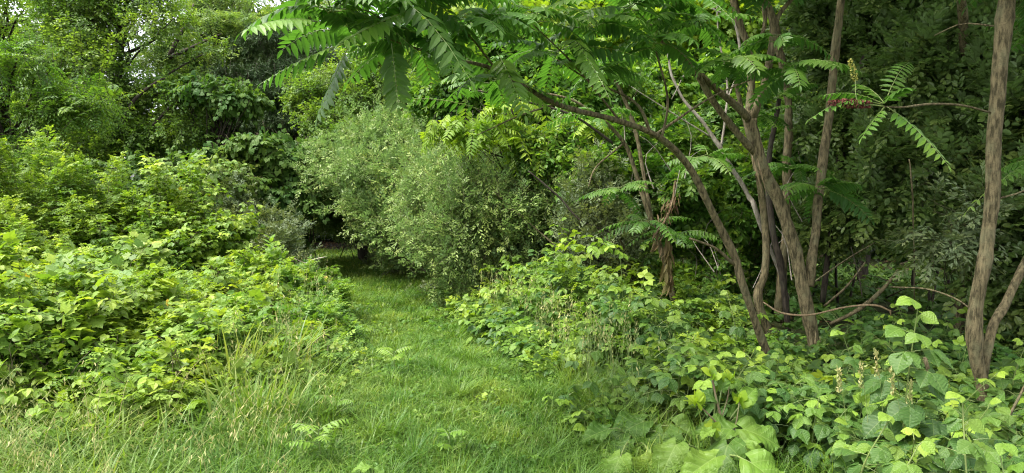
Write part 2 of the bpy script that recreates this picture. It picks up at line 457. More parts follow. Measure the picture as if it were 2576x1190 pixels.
def ground_mat():
    m, n, l = new_mat("soil under grass")
    geo = n.new("ShaderNodeNewGeometry")
    nz = n.new("ShaderNodeTexNoise"); nz.inputs['Scale'].default_value = 6; nz.inputs['Detail'].default_value = 8; l.new(geo.outputs['Position'], nz.inputs[0])
    r = n.new("ShaderNodeValToRGB"); e = r.color_ramp.elements
    e[0].position = .35; e[0].color = (.02, .028, .009, 1); e[1].position = .7; e[1].color = (.05, .06, .02, 1)
    l.new(nz.outputs['Fac'], r.inputs[0])
    pr = n.new("ShaderNodeBsdfPrincipled"); pr.inputs['Roughness'].default_value = .95; pr.inputs['Specular IOR Level'].default_value = .1
    l.new(r.outputs[0], pr.inputs['Base Color'])
    bp = n.new("ShaderNodeBump"); bp.inputs['Distance'].default_value = .03; l.new(nz.outputs['Fac'], bp.inputs['Height']); l.new(bp.outputs[0], pr.inputs['Normal'])
    o = n.new("ShaderNodeOutputMaterial"); l.new(pr.outputs[0], o.inputs[0])
    return m

def soil_mat():
    m, n, l = new_mat("bare brown soil with leaf litter")
    geo = n.new("ShaderNodeNewGeometry")
    vo = n.new("ShaderNodeTexVoronoi"); vo.inputs['Scale'].default_value = 16; l.new(geo.outputs['Position'], vo.inputs[0])
    nz = n.new("ShaderNodeTexNoise"); nz.inputs['Scale'].default_value = 5; nz.inputs['Detail'].default_value = 8; l.new(geo.outputs['Position'], nz.inputs[0])
    r = n.new("ShaderNodeValToRGB"); e = r.color_ramp.elements
    e[0].position = .3; e[0].color = (.008, .007, .003, 1); e[1].position = .7; e[1].color = (.026, .021, .009, 1)
    mx = n.new("ShaderNodeMixRGB"); mx.inputs[0].default_value = .4; l.new(nz.outputs['Fac'], mx.inputs[1]); l.new(vo.outputs['Color'], mx.inputs[2])
    l.new(mx.outputs[0], r.inputs[0])
    pr = n.new("ShaderNodeBsdfPrincipled"); pr.inputs['Roughness'].default_value = .95
    l.new(r.outputs[0], pr.inputs['Base Color'])
    o = n.new("ShaderNodeOutputMaterial"); l.new(pr.outputs[0], o.inputs[0])
    return m

def sheet(name, xs, ys, zf, mat, label=None):
    X, Y = np.meshgrid(xs, ys)
    Z = zf(X, Y)
    V = np.stack([X, Y, Z], -1).reshape(1, -1, 3)
    f = []
    w = len(xs)
    for j in range(len(ys) - 1):
        for i in range(w - 1):
            a = j * w + i
            f += [(a, a + 1, a + w + 1), (a, a + w + 1, a + w)]
    a = Acc(); a.add(V, np.array(f), np.array([.5]))
    o = a.build(name, mat, smooth=True)
    o["kind"] = "structure"
    return o

gx = np.concatenate([np.linspace(-400, -14, 14), np.linspace(-13, 13, 120), np.linspace(14, 400, 14)])
gy = np.concatenate([np.linspace(-400, -3, 12), np.linspace(-2, 26, 130), np.linspace(27, 500, 18)])
sheet("ground", gx, gy, gz, ground_mat())
# bare soil where the path goes under the trees
sy = np.linspace(16.8, 25, 50)
su = np.linspace(-1, 1, 12)
U, YY = np.meshgrid(su, sy)
XX = pathc(YY) + U * (pathw(YY) + .25 * np.sin(YY * 2.3) + .35)
V = np.stack([XX, YY, gz(XX, YY) + .006], -1).reshape(1, -1, 3)
f = []
for j in range(len(sy) - 1):
    for i in range(len(su) - 1):
        a_ = j * 12 + i
        f += [(a_, a_ + 1, a_ + 13), (a_, a_ + 13, a_ + 12)]
acc = Acc(); acc.add(V, np.array(f), np.array([.5]))
acc.build("bare_soil_path", soil_mat(), smooth=True)["kind"] = "structure"

# ---------------------------------------------------------------- grass
def blades(acc, P, h, w, bend, K=3, az=None, tint=None, fold=0):
    m = len(P)
    az = rnd(m, 0, 2 * math.pi) if az is None else az
    d = np.stack([np.cos(az), np.sin(az), 0 * az], -1)
    s = np.stack([-np.sin(az + R.normal(size=m) * .8), np.cos(az), 0 * az], -1)
    t = np.linspace(0, 1, K + 1)
    h = np.broadcast_to(h, (m,)); w = np.broadcast_to(w, (m,)); bend = np.broadcast_to(bend, (m,))
    cen = P[:, None] + UP * (h[:, None] * t * (1 - .45 * bend[:, None] * t))[..., None] + d[:, None] * (h * bend)[:, None, None] * (t ** 2)[None, :, None]
    ww = (w[:, None] * (1 - t[None] ** 2 * .95) * .5)
    Lf = cen - s[:, None] * ww[..., None]; Rt = cen + s[:, None] * ww[..., None]
    V = np.stack([Lf, Rt], 2).reshape(m, 2 * (K + 1), 3)
    f = []
    for i in range(K):
        a = 2 * i
        f += [(a, a + 1, a + 3), (a, a + 3, a + 2)]
    acc.add(V, np.array(f), np.clip(rnd(m) * .6 + rnd(m) * .3, 0, 1) if tint is None else tint)

def clump_noise(x, y, s=1.0, seed=0):
    return (np.sin(x * 3.1 * s + seed) * np.sin(y * 2.7 * s + seed * 2) + .6 * np.sin(x * 7.3 * s + y * 4.1 * s + seed) + .4 * np.sin(y * 9.7 * s - x * 5 * s)) / 2

def on_ground(x, y, dz=0):
    return np.stack([x, y, gz(x, y) + dz], -1)

g = Acc()
n = 150000
y = 2.6 + (16.5 - 2.6) * rnd(n) ** 1.8
u = R.normal(size=n) * .72
x = pathc(y) + u * (pathw(y) + .5)
edge = np.clip((np.abs(x - pathc(y)) - pathw(y) * .75) / .8, 0, 1)
cn = clump_noise(x, y, 1.6)
keep = (cn + R.normal(size=n) * .5 > -.55)
x, y, edge, cn = x[keep], y[keep], edge[keep], cn[keep]
nn = len(x)
h = (.06 + .08 * rnd(nn) + .07 * np.clip(cn, 0, 1) * rnd(nn)) * (1 + 1.7 * edge * rnd(nn)) * np.interp(y, [3, 9], [1.15, .85])
blades(g, on_ground(x, y), h, np.interp(y, [3, 6, 16], [.0065, .009, .016]) * rnd(nn, .6, 1.5), rnd(nn, .2, 1.3), 3, tint=np.clip(.1 + .3 * cn + .65 * rnd(nn) + .25 * (rnd(nn) > .9), 0, 1))
# tufts of coarser blades
tx = 130
ty = 2.9 + 11 * rnd(tx) ** 1.6
txx = pathc(ty) + R.normal(size=tx) * 1.0
for cx, cy in zip(txx, ty):
    k = 70
    a = rnd(k, 0, 6.28); r_ = rnd(k) * .07
    xx, yy = cx + r_ * np.cos(a), cy + r_ * np.sin(a)
    blades(g, on_ground(xx, yy), rnd(k, .16, .32), rnd(k, .004, .008), rnd(k, .5, 1.4), 4, az=a + R.normal(size=k) * .4, tint=np.clip(rnd(k, .1, .6), 0, 1))
n = 16000
y = 11 + 7 * rnd(n); x = pathc(y) + R.normal(size=n) * .75
blades(g, on_ground(x, y), rnd(n, .08, .2), rnd(n, .014, .024), rnd(n, .3, 1.2), 3, tint=rnd(n, .2, 1))
tag(g.build("grass", M['grass']), "short green grass covering the mown path", "grass", kind="stuff")

g = Acc()
n = 2600
y = 3 + 9 * rnd(n) ** 1.5; x = pathc(y) + R.normal(size=n) * .6
k = clump_noise(x, y, 1.3, 4) + .4 * R.normal(size=n) > .1
x, y = x[k], y[k]; n = len(x)
blades(g, on_ground(x, y, .03), rnd(n, .04, .09), rnd(n, .005, .009), rnd(n, 1.0, 2.6), 3)
tag(g.build("dry_grass_blades", M['seed']), "dead pale grass blades lying in the path's green grass", "grass", kind="stuff")
# tall grass, front left
g = Acc()
n = 26000
x = rnd(n, -5.2, .1); y = 3.0 + 3.6 * rnd(n) ** 1.2
lim = pathc(y) - pathw(y) * .65 - .25 * rnd(n)
keep = (x < lim)
x, y = x[keep], y[keep]
cn = clump_noise(x, y, .8, 3)
dp = np.clip((lim[keep] - x) / 1.0, .35, 1)
h = dp * (.26 + .26 * rnd(len(x)) + .12 * cn) * np.interp(y, [3, 4, 6], [.8, .95, 1.1])
blades(g, on_ground(x, y), h, rnd(len(x), .006, .014), rnd(len(x), .4, 1.3), 5, tint=np.clip(.3 + .25 * cn + .4 * rnd(len(x)), 0, 1))
tag(g.build("tall_grass", M['tallgrass']), "tall uncut grass in front of the bramble mound", "grass", kind="stuff")

# drooping oat-like seed heads
st, sh = Acc(), Acc()
n = 1500
x = rnd(n, -5.0, -.7); y = 3.1 + 3.2 * rnd(n)
cn = clump_noise(x, y, .6, 5)
keep = (x < pathc(y) - pathw(y) - .1) & (cn + .5 * R.normal(size=n) > -.1) & (R.random(n) < np.exp(-((x - (-.62 * y)) / (.36 * y)) ** 2) + .12) 
x, y = x[keep], y[keep]; m = len(x)
hh = rnd(m, .36, .66)
az = rnd(m, 0, 6.28); lean = rnd(m, .15, .45)
d = np.stack([np.cos(az), np.sin(az), 0 * az], -1)
t = np.linspace(0, 1, 6)[None, :, None]
C = on_ground(x, y)[:, None] + UP * (hh[:, None, None] * (t - .18 * t ** 3)) + d[:, None] * (hh * lean)[:, None, None] * t ** 2
tubes(st, C, np.full((m, 6), .0011), 3, rnd(m))
for k in range(9):
    tt = rnd(m, .62, 1.0)[:, None]
    i0 = np.clip((tt * 5).astype(int), 0, 4)
    fr = tt * 5 - i0
    ar = np.arange(m)[:, None]
    p = (C[ar, i0] * (1 - fr[..., None]) + C[ar, i0 + 1] * fr[..., None])[:, 0]
    off = rvec(m) * .04; off[:, 2] = -np.abs(off[:, 2]) * .6
    q = p + off
    Y = nrm(off) * .4 + np.array([0, 0, -1.0]) * .6 + rvec(m) * .35 + d * .4
    place(sh, T_LANC, q, Y, rvec(m), rnd(m, .022, .036), .75, rnd(m))
o = sh.build("grass_seed_heads", M['seed']); tag(o, "pale drooping grass seed heads over the tall grass", "seed heads", kind="stuff")
o2 = st.build("stalk", M['seed'], o)

# ---------------------------------------------------------------- lobes and foliage
CAM = np.array([0, 0, 1.6])
def lobe(px, py, d, rpx, rpy, depth=None):
    c = at(px, py, d)
    rx, rz = rpx / F_ * d, rpy / F_ * d
    return (c, np.array([rx, depth if depth else (rx + rz) / 2, rz]))

def dome(px, py_top, d, rpx, depth=None):
    """mound standing on the ground, its top seen at py_top"""
    c = at(px, py_top, d)
    rx = rpx / F_ * d
    return (np.array([c[0], d, 0.0]), np.array([rx, depth or rx, max(.15, c[2])]))

def sub(l, k, s=.33, spread=.75, flat=1.0):
    c, r = l
    d = rvec(k)
    d[:, 1] = np.where(R.random(k) < .75, -np.abs(d[:, 1]), d[:, 1])
    out = []
    for i in range(k):
        q = s * R.uniform(.7, 1.35)
        out.append((c + d[i] * r * spread * R.uniform(.8, 1.15), r * q * np.array([R.uniform(.9, 1.5), 1.1, R.uniform(.6, .95) * flat])))
    return out

def twigs(lobes, n, L, out=.8, up=.25, inner=.45, rough=.3, zmin=.03, jit=.35, back=.3):
    areas = np.array([(r[0] * r[2] + r[1] * r[2] + r[0] * r[1]) for c, r in lobes])
    idx = R.choice(len(lobes), n * 2, p=areas / areas.sum())
    C = np.array([l[0] for l in lobes])[idx]; Rr = np.array([l[1] for l in lobes])[idx]
    d = rvec(n * 2)
    tocam = nrm((CAM - C) * np.array([1, 1, .3]))
    keep = (np.einsum('ij,ij->i', d, tocam) > -.25) | (R.random(n * 2) < back)
    C, Rr, d, idx = C[keep], Rr[keep], d[keep], idx[keep]
    ph = (idx * 1.7)
    nzv = np.sin(d[:, 0] * 5 + ph) * np.sin(d[:, 2] * 6 + ph * 2) + .6 * np.sin(d[:, 1] * 9 + d[:, 0] * 8 + ph) + .4 * np.sin(d[:, 2] * 14 - d[:, 0] * 11)
    rr = (1 - inner * R.random(len(d)) ** 2.0) * (1 + rough * .4 * nzv)
    P = C + d * Rr * rr[:, None]
    L_ = R.uniform(*L, len(P))
    long = R.random(len(P)) < .1
    L_ = np.where(long, L_ * 1.9, L_)
    D = nrm(nrm(d / Rr) * out + UP * up + R.normal(size=d.shape) * jit)
    P0 = P - D * (L_ * .7)[:, None]
    tip = P0 + D * L_[:, None]
    k = (P[:, 2] > zmin) & (tip[:, 2] > zmin) & (P0[:, 2] > -.05)
    sel = np.where(k)[0][:n]
    return P0[sel], D[sel], L_[sel]

def leafing(kind, P0, D, L, leaves, stems, size=1.0, twig_r=.0025):
    """cover twigs with the leaves of a kind"""
    def st(curve, r):
        k = curve.shape[1]
        tubes(stems, curve, np.broadcast_to(np.linspace(r, r * .4, k), curve.shape[:2]), 3, .5)
    m = len(P0)
    if kind in ('olive', 'olivefar'):
        far = kind == 'olivefar'
        P, Y, N, S, t, c, _ = spray(P0, D, L * 1.15, .06, 7, .17 * size, 42, roll=.6, grav=-.05, jit=.16, young=.5, t0=.1)
        S = S * R.uniform(.6, 1.25, len(S))
        st(c, twig_r * .7)
        P2, Y2, N2, S2, t2, c2, _ = spray(P, Y, S, .05, 6, (.082 if far else .068) * size, 40, roll=.5, grav=.0, jit=.2, prof='tip', young=.6, t0=.12)
        place(leaves, T_NAR if far else T_OLIVE, P2, Y2, N2, S2, 1.35 if far else (1.55 if size > 1.15 else 1.0), np.clip(.6 * t2 + .4 * np.repeat(t, len(t2) // len(t)), 0, 1))
        if not far: st(c2, twig_r * .35)
    elif kind == 'ovate':
        P, Y, N, S, t, c, _ = spray(P0, D, L, .12, 9, .07 * size, 60, roll=.35, grav=.25, jit=.25)
        place(leaves, T_DIA, P, Y, N, S, 1.25, t); st(c, twig_r)
    elif kind == 'ovatenear':
        P, Y, N, S, t, c, _ = spray(P0, D, L, .12, 8, .075 * size, 58, roll=.35, grav=.25, jit=.22)
        place(leaves, T_OVAL, P, Y, N, S, 1.2, t); st(c, twig_r)
    elif kind == 'maple':
        P, Y, N, S, t, c, _ = spray(P0, D, L, .12, 7, .105 * size, 60, roll=.3, grav=.35, jit=.25, petiole=.4)
        place(leaves, T_MAPLE, P, Y, N, S, 1.0, t); st(c, twig_r)
    elif kind == 'heart':
        P, Y, N, S, t, c, _ = spray(P0, D, L, .35, 9, .082 * size, 60, roll=.3, grav=.6, jit=.2, petiole=.3)
        place(leaves, T_HEART, P, Y, N, S, 1.1, t); st(c, twig_r)
    elif kind == 'pinnate':
        P, Y, N, S, t, c, _ = spray(P0, D, L, .35, 9, .085 * size, 62, opp=True, roll=.25, grav=.25, jit=.1, prof='pinn', t0=.2)
        place(leaves, T_NAR, P, Y, N, S, 1.0, t); st(c, twig_r)
    elif kind == 'sumac':
        P, Y, N, S, t, c, _ = spray(P0, D, L, .38, 10, .095 * size, 65, opp=True, roll=.25, grav=.3, jit=.08, prof='pinn', t0=.22, young=.4)
        place(leaves, T_LANC, P, Y, N, S, 1.05, t); st(c, twig_r * 1.1)
    elif kind == 'needle':
        P, Y, N, S, t, c, _ = spray(P0, D, L, -.08, 34, .10 * size, 40, roll=2.0, grav=0, jit=.45)
        place(leaves, T_NAR, P, Y, N, S, .16, t); st(c, twig_r * 1.5)
    elif kind == 'rose':
        P, Y, N, S, t, c, tan = spray(P0, D, L, .25, 9, .09 * size, 55, roll=.4, grav=.1, jit=.25, young=.5); st(c, twig_r)
        P2, Y2, N2, S2, t2, c2, _ = spray(P, Y, S, .15, 3, .034 * size, 62, opp=True, roll=.3, grav=.05, jit=.12, t0=.35)
        place(leaves, T_DIA, P2, Y2, N2, S2, 1.3, np.clip(np.repeat(t, 7) + .2 * (t2 - .4), 0, 1))
    elif kind in ('rasp', 'raspnear'):
        P, Y, N, S, t, c, tan = spray(P0, D, L, .3, 6, .095 * size, 60, roll=.4, grav=.0, jit=.25, young=.55); st(c, twig_r)
        P2, Y2, N2, S2, t2, c2, _ = spray(P, Y, S, .2, 1, .078 * size, 68, opp=True, roll=.3, grav=.2, jit=.14, t0=.86)
        place(leaves, T_RASPN if kind == 'raspnear' else T_RASP, P2, Y2, N2, S2, rnd(len(P2), .9, 1.12), np.clip(np.repeat(t, 3) + .2 * (t2 - .4), 0, 1))
        st(c2, twig_r * .45)
    elif kind == 'grape':
        P, Y, N, S, t, c, tan = spray(P0, D, L, .4, 6, .12 * size, 60, roll=.3, grav=.25, jit=.3, petiole=.45, young=.6); st(c, twig_r)
        place(leaves, T_GRAPE, P, Y, N + UP * .3, S, 1.0, t)
    elif kind == 'grapemix':
        k = R.random(m) < .22
        leafing('grape', P0[k], D[k], L[k], leaves, stems, size, twig_r)
        k2 = ~k & (R.random(m) < .62)
        leafing('rasp', P0[k2], D[k2], L[k2], leaves, stems, size * .92, twig_r)
        k3 = ~k & ~k2
        leafing('rose', P0[k3], D[k3], L[k3], leaves, stems, size * 1.15, twig_r)

def branches(acc, base, lobes, n=2, r0=.03, sides=6):
    """crooked stems from the base into every lobe"""
    base = np.asarray(base, float)
    for c, r in lobes:
        for _ in range(n):
            e = c + rvec(1)[0] * r * .7
            if e[2] < .2: e[2] = .2 + R.random() * .2
            b = base + np.array([R.normal() * .3, R.normal() * .2, -.03])
            mid = (b + e) / 2 + np.array([R.normal() * .12, R.normal() * .12, .15 * np.linalg.norm(e - b) * R.random()])
            limb(acc, [b, mid, e], [r0 * R.uniform(.4, .75), r0 * .4, r0 * .15], sides, .3, .08, .15)

def bush(name, label, cat, kind, mat, lobes, n, L, size=1.0, base=None, stem_n=2, r0=.02, group=None, out=.8, up=.25, inner=.45, jit=.35, subs=0, subs_s=.33, stem_mat='twig', rough=.55, zmin=.03, twr=.0025):
    if base is None:
        c = np.mean([l[0] for l in lobes], 0)
        base = (c[0], c[1] + .2, float(gz(c[0], c[1])))
    big = lobes
    if subs:
        fl = kind in ('olive', 'olivefar')
        lobes = [s_ for l in lobes for s_ in sub(l, int(subs * (1.5 if fl else 1)), subs_s * (1.05 if fl else .85), .95, .42 if fl else 1.0)] + [(c, r * (.6 if fl else .68)) for c, r in lobes]
    root = empty(name, base, label, cat, group)
    lv, st = Acc(), Acc()
    P0, D, L_ = twigs(lobes, n, L, out, up, inner, rough, zmin, jit)
    leafing(kind, P0, D, L_, lv, st, size, twr)
    if kind in ('olive', 'olivefar'):
        P0, D, L_ = twigs(lobes, n // 6, (L[0] * 1.2, L[1] * 1.7), .35, 1.1, .15, rough, .3, .18)
        leafing(kind, P0, D, L_, lv, st, size, twr)
    if stem_n: branches(st, base, big if len(big) < 12 else big[:12], stem_n, r0)
    lv.build("foliage", M[mat], root).location = tuple(-np.array(base))
    if st.v:
        st.build("stems", M[stem_mat], root, smooth=True).location = tuple(-np.array(base))
    return root

def tree(name, label, kind, mat, lobes, n, L, size=1.0, base=None, trunk=None, r0=.12, subs=14, subs_s=.33, group=None, limbs=(), barkm='darkbark', up=.1, out=.8, inner=.4, jit=.35, twr=.003, cat="tree"):
    if base is None:
        c = np.mean([l[0] for l in lobes], 0)
        base = np.array([c[0], c[1] + .3, 0.0])
    base = np.asarray(base, float)
    root = empty(name, base, label, cat, group)
    lv, st, tk = Acc(), Acc(), Acc()
    allp = [s_ for l in lobes for s_ in sub(l, subs, subs_s)]
    P0, D, L_ = twigs(allp, n, L, out, up, inner, .3, .1, jit)
    leafing(kind, P0, D, L_, lv, st, size, twr)
    top = max(l[0][2] + l[1][2] * .5 for l in lobes)
    c = np.mean([l[0] for l in lobes], 0)
    tp = trunk if trunk is not None else [base + [0, 0, -.1], base * .7 + np.array([c[0], c[1], 0]) * .3 + [0, 0, top * .4], np.array([c[0], c[1], top])]
    limb(tk, tp, np.linspace(r0, r0 * .3, len(tp)), 10, .15, .06, .2)
    for cc, rr in allp:
        q = np.array([c[0], c[1], max(.5, cc[2] - abs(rr[2]) - R.uniform(.2, 1.2))]) * .7 + base * .3
        q[2] = max(.5, cc[2] - R.uniform(.5, 1.4))
        limb(st, [q, (q + cc) / 2 + rvec(1)[0] * .2, cc + rvec(1)[0] * rr * .5], [r0 * .3, r0 * .2, r0 * .06], 6, .3, .08, .25)
    for pts, rads in limbs:
        limb(tk, pts, rads, 8, .2, .06, .15)
    lv.build("crown", M[mat], root).location = tuple(-base)
    st.build("limbs", M[barkm], root, smooth=True).location = tuple(-base)
    tk.build("trunk", M[barkm], root, smooth=True).location = tuple(-base)
    return root

# ---------------------------------------------------------------- left mound
W = "wild bramble and vine thicket on the left"
LM = [
 ("bramble_bush", "yellow green bramble bush at the foot of the mound, farthest left behind the seeding grass", 'grapemix', 'bramble', [dome(-40, 640, 5.6, 440, 1.1), dome(200, 690, 5.3, 300, .9)], 2500, 1.0),
 ("wild_grapevine", "wild grapevine with large lobed leaves sprawling over the middle of the mound", 'grape', 'grape', [dome(330, 640, 6.9, 330, 1.0), dome(560, 700, 6.8, 230, .8)], 520, 1.0),
 ("bramble_bush", "dense bramble under the sprawling grapevine, mixed leaf sizes, mid mound", 'grapemix', 'bramble', [dome(330, 650, 6.9, 330, 1.0), dome(560, 700, 6.6, 250, .9), dome(480, 770, 5.5, 280, .8)], 2700, 1.0),
 ("rose_bush", "tall wild rose with arching yellow green shoots, highest on the mound at far left", 'rose', 'bramble', [dome(90, 400, 8.2, 230, 1.1), dome(-120, 430, 8.0, 200, 1.0)], 3200, 1.15),
 ("rose_bush", "wild rose bush of small bright leaflets between the tall rose and the dark trees", 'rose', 'bramble', [dome(280, 455, 8.6, 180, 1.0), dome(20, 560, 7.3, 260, .9)], 2600, 1.1),
 ("bramble_bush", "bramble with a leaning bright shoot in front of the dark vine thicket", 'rasp', 'bramble', [dome(480, 450, 9.2, 150, .9), dome(400, 560, 8.3, 220, .9)], 1500, .95),
 ("bramble_bush", "bramble bush at the path edge of the mound beside the pale dead twigs", 'grapemix', 'bramble', [dome(690, 650, 8.3, 140, .9), dome(640, 730, 6.8, 190, .9), dome(700, 840, 5.7, 140, .7)], 2500, .85),
 ("bramble_bush", "low bramble spilling onto the path from the mound's foot", 'rose', 'fresh', [dome(770, 690, 8.0, 90, .8), dome(790, 770, 6.8, 95, .8), dome(800, 870, 5.7, 85, .6), dome(780, 960, 5.0, 80, .4)], 2300, 1.2),
]
for nm, lab, kd, mt, lb, n, s in LM:
    bush(nm, lab, "bush" if nm != 'wild_grapevine' else "vine", kd, mt, lb, int(n * 1.45), (.2, .4), s * .84, stem_n=4, r0=.01, group=W, up=.5, inner=.4, jit=.4)
bush("honeysuckle_bush", "fine leaved grey green bush at the far end of the mound by the path", "bush", 'olivefar', 'honey', [dome(650, 500, 11.2, 110, .9), dome(720, 560, 10.6, 60, .6), dome(560, 470, 11.4, 90, .8)], 900, (.2, .36), .7, stem_n=5, r0=.012, up=.3)
bush("bramble_bush", "low bramble trailing through the tall grass, lower left", "bush", 'grapemix', 'bramble', [dome(150, 840, 4.6, 330, .6), dome(420, 880, 4.6, 180, .5)], 950, (.2, .4), .8, stem_n=0, r0=.008, group=W, up=.6)
bush("bramble_bush", "low bramble trailing through the grass between mound and path, lower middle", "bush", 'grapemix', 'grape', [dome(690, 920, 4.9, 150, .5), dome(810, 900, 5.4, 60, .4)], 520, (.2, .38), .8, stem_n=0, r0=.008, group=W, up=.6)
# leafy herb standing on the path side of the mound
def herb(px, py_top, d, label, nl=26, s=.16, mat='fresh', name="goldenrod_plant"):
    top = at(px, py_top, d); b = np.array([top[0] + .04, d, 0.0])
    root = empty(name, b, label, "weed")
    lv, st = Acc(), Acc()
    C = smooth_path([b, (b + top) / 2 + [.02, 0, 0], top], 9)
    tubes(st, C[None], np.linspace(.005, .002, 9)[None], 5)
    t = np.linspace(.25, 1, nl)
    P = np.array([C[0] + (C[-1] - C[0]) * q for q in t])
    az = np.arange(nl) * 2.4
    Y = np.stack([np.cos(az), np.sin(az), .35 + .5 * t ** 4], -1)
    place(lv, T_LANC, P, Y, UP - Y * .3, s * (1 - .45 * t), 1.2, .3 + .5 * t)
    lv.build("leaves", M[mat], root).location = tuple(-b); st.build("stem", M['stem'], root).location = tuple(-b)
herb(680, 600, 8.4, "tall leafy herb rising from the bramble just before the pale dead twigs", 34, .26)
herb(640, 640, 8.6, "shorter leafy herb left of the tall one above the mound's path edge", 24, .2)
herb(715, 660, 8.2, "leafy herb nearest the pale dead twigs at the mound's edge", 22, .18)

# ---------------------------------------------------------------- trees behind the mound
T = "trees behind the mound"
tree("walnut_tree", "tree with long drooping feathery leaves at the far left edge", 'pinnate', 'walnut', [lobe(60, 250, 10.5, 190, 160, .9), lobe(-140, 330, 10.5, 160, 200, .9), lobe(40, 420, 10.2, 170, 80, .7)], 1500, (.4, .6), 1.15, base=(-7.8, 11.2, 0), subs=16, group=T)
tree("leafy_tree", "broad leafy tree in the upper left with a pale trunk showing through its leaves", 'ovate', 'mid', [lobe(330, 130, 14.5, 230, 190, 1.5), lobe(240, -20, 14.8, 170, 90, 1.3), lobe(230, 330, 14.2, 200, 130, 1.3), lobe(440, 300, 14.5, 150, 130, 1.3)], 5200, (.25, .45), 1.0, base=(-8.6, 15, 0), subs=20, group=T, barkm='darkbark',
     limbs=[([at(300, 330, 13.6), at(340, 250, 13.5), at(395, 205, 13.4), at(430, 195, 13.5)], [.045, .036, .026, .012]), ([at(285, 350, 14), at(283, 200, 14.1), at(300, 60, 14.2)], [.05, .045, .03]), ([at(370, 330, 13.6), at(440, 260, 13.6), at(500, 230, 13.7)], [.028, .022, .01])])
tree("leafy_tree", "dark leafy tree filling the top left corner", 'ovate', 'mid', [lobe(40, 60, 17, 260, 170, 1.8), lobe(-200, 200, 17, 200, 260, 1.5), lobe(150, 260, 17.5, 200, 150, 1.5)], 4200, (.28, .5), 1.15, subs=22, group=T)
tree("pale_tree", "tall pale green tree with bare dark boughs at the top, below the sky gap", 'pinnate', 'pale', [lobe(570, 110, 19, 170, 80, 1.8), lobe(560, 20, 19.5, 110, 50, 1.3), lobe(480, 200, 19, 150, 110, 1.5), lobe(640, 210, 20, 130, 110, 1.5)], 2900, (.4, .6), 1.25, base=(-8.5, 19.5, 0), subs=18, group=T,
     limbs=[([at(428, 145, 17.5), at(450, 90, 17.4), at(478, 45, 17.4), at(490, 10, 17.5)], [.06, .05, .035, .02]), ([at(428, 145, 17.5), at(500, 110, 17.3), at(560, 85, 17.4)], [.05, .035, .015])])
tree("pale_tree", "pale hazy tree between the pine and the sky at the top", 'ovate', 'pale', [lobe(690, 110, 23, 110, 80, 1.8), lobe(740, 20, 22, 90, 70, 1.4), lobe(600, 170, 24, 150, 120, 1.8), lobe(820, 100, 23, 130, 130, 1.8)], 2600, (.3, .5), 1.4, subs=16, group=T)
tree("leafy_tree", "small leaved tree between the pine and the grey green path bushes", 'ovate', 'mid', [lobe(870, 280, 14.5, 150, 110, 1.2), lobe(990, 200, 15, 140, 110, 1.2), lobe(790, 260, 15, 60, 90, 1), lobe(960, 340, 14, 130, 80, 1.0)], 4200, (.22, .4), .9, subs=16, group=T)
# vine covered snag
bush("vine_covered_snag", "dark dead snag draped in vines forming a mushroom shape behind the mound", "snag", 'heart', 'darkgrape', [lobe(545, 225, 14, 75, 34, .9), lobe(500, 215, 14, 50, 26, .6), lobe(600, 245, 13.8, 60, 30, .7)], 650, (.25, .4), .95, base=at(555, 480, 14) * [1, 1, 0], stem_n=0, up=.1)
def snag():
    a = Acc(); b = at(556, 480, 14) * [1, 1, 0]
    for k in range(34):
        e = at(556 + R.normal() * 48, 235 + R.random() * 25, 14 + R.normal() * .4)
        mid = np.array([b[0] + R.normal() * .12, b[1] + R.normal() * .15, R.uniform(1.6, 2.3)])
        limb(a, [b + [R.normal() * .05, R.normal() * .05, 0], mid, e], [.05 * R.random() + .012, .02, .008], 5, .5, .1, .2)
    o = a.build("dead_stems", M['darkbark'], [x for x in COL.objects if x.name == 'vine_covered_snag'][0], smooth=True)
    o.location = tuple(-np.array(o.parent.location))
snag()
tree("pine_tree", "dark pine with layered soft needle boughs behind the hanging sumac leaves", 'needle', 'needle', [lobe(720, 120, 18, 110, 40, 1.2), lobe(680, 190, 18, 120, 30, 1.2), lobe(740, 250, 17.6, 110, 28, 1.2), lobe(700, 310, 17.5, 110, 26, 1.2), lobe(830, 200, 18, 90, 60, 1.2)], 2300, (.3, .5), 1.25, base=(-6.2, 18.3, 0), subs=10, subs_s=.4, group=T)
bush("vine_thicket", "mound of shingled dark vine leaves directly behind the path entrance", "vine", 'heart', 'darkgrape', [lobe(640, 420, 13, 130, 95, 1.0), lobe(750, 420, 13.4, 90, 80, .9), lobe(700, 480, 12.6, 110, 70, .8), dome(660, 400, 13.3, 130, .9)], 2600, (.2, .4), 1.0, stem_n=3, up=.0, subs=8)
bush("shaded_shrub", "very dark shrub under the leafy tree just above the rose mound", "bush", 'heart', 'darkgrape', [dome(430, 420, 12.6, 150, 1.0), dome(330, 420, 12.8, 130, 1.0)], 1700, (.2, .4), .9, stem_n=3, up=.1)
bush("vine_thicket", "lower green vine heap between the snag and the leaning bramble shoot", "vine", 'heart', 'grape', [lobe(530, 440, 11.8, 110, 50, .9), dome(560, 420, 12.2, 110, .8)], 1000, (.2, .35), .85, stem_n=3, up=.1)
bush("leafy_shrub", "leafy understorey shrub beneath the walnut fronds at far left", "bush", 'ovate', 'mid', [dome(20, 380, 12.5, 260, 1.2), dome(230, 330, 13.5, 170, 1.0)], 3200, (.22, .4), 1.0, stem_n=3)
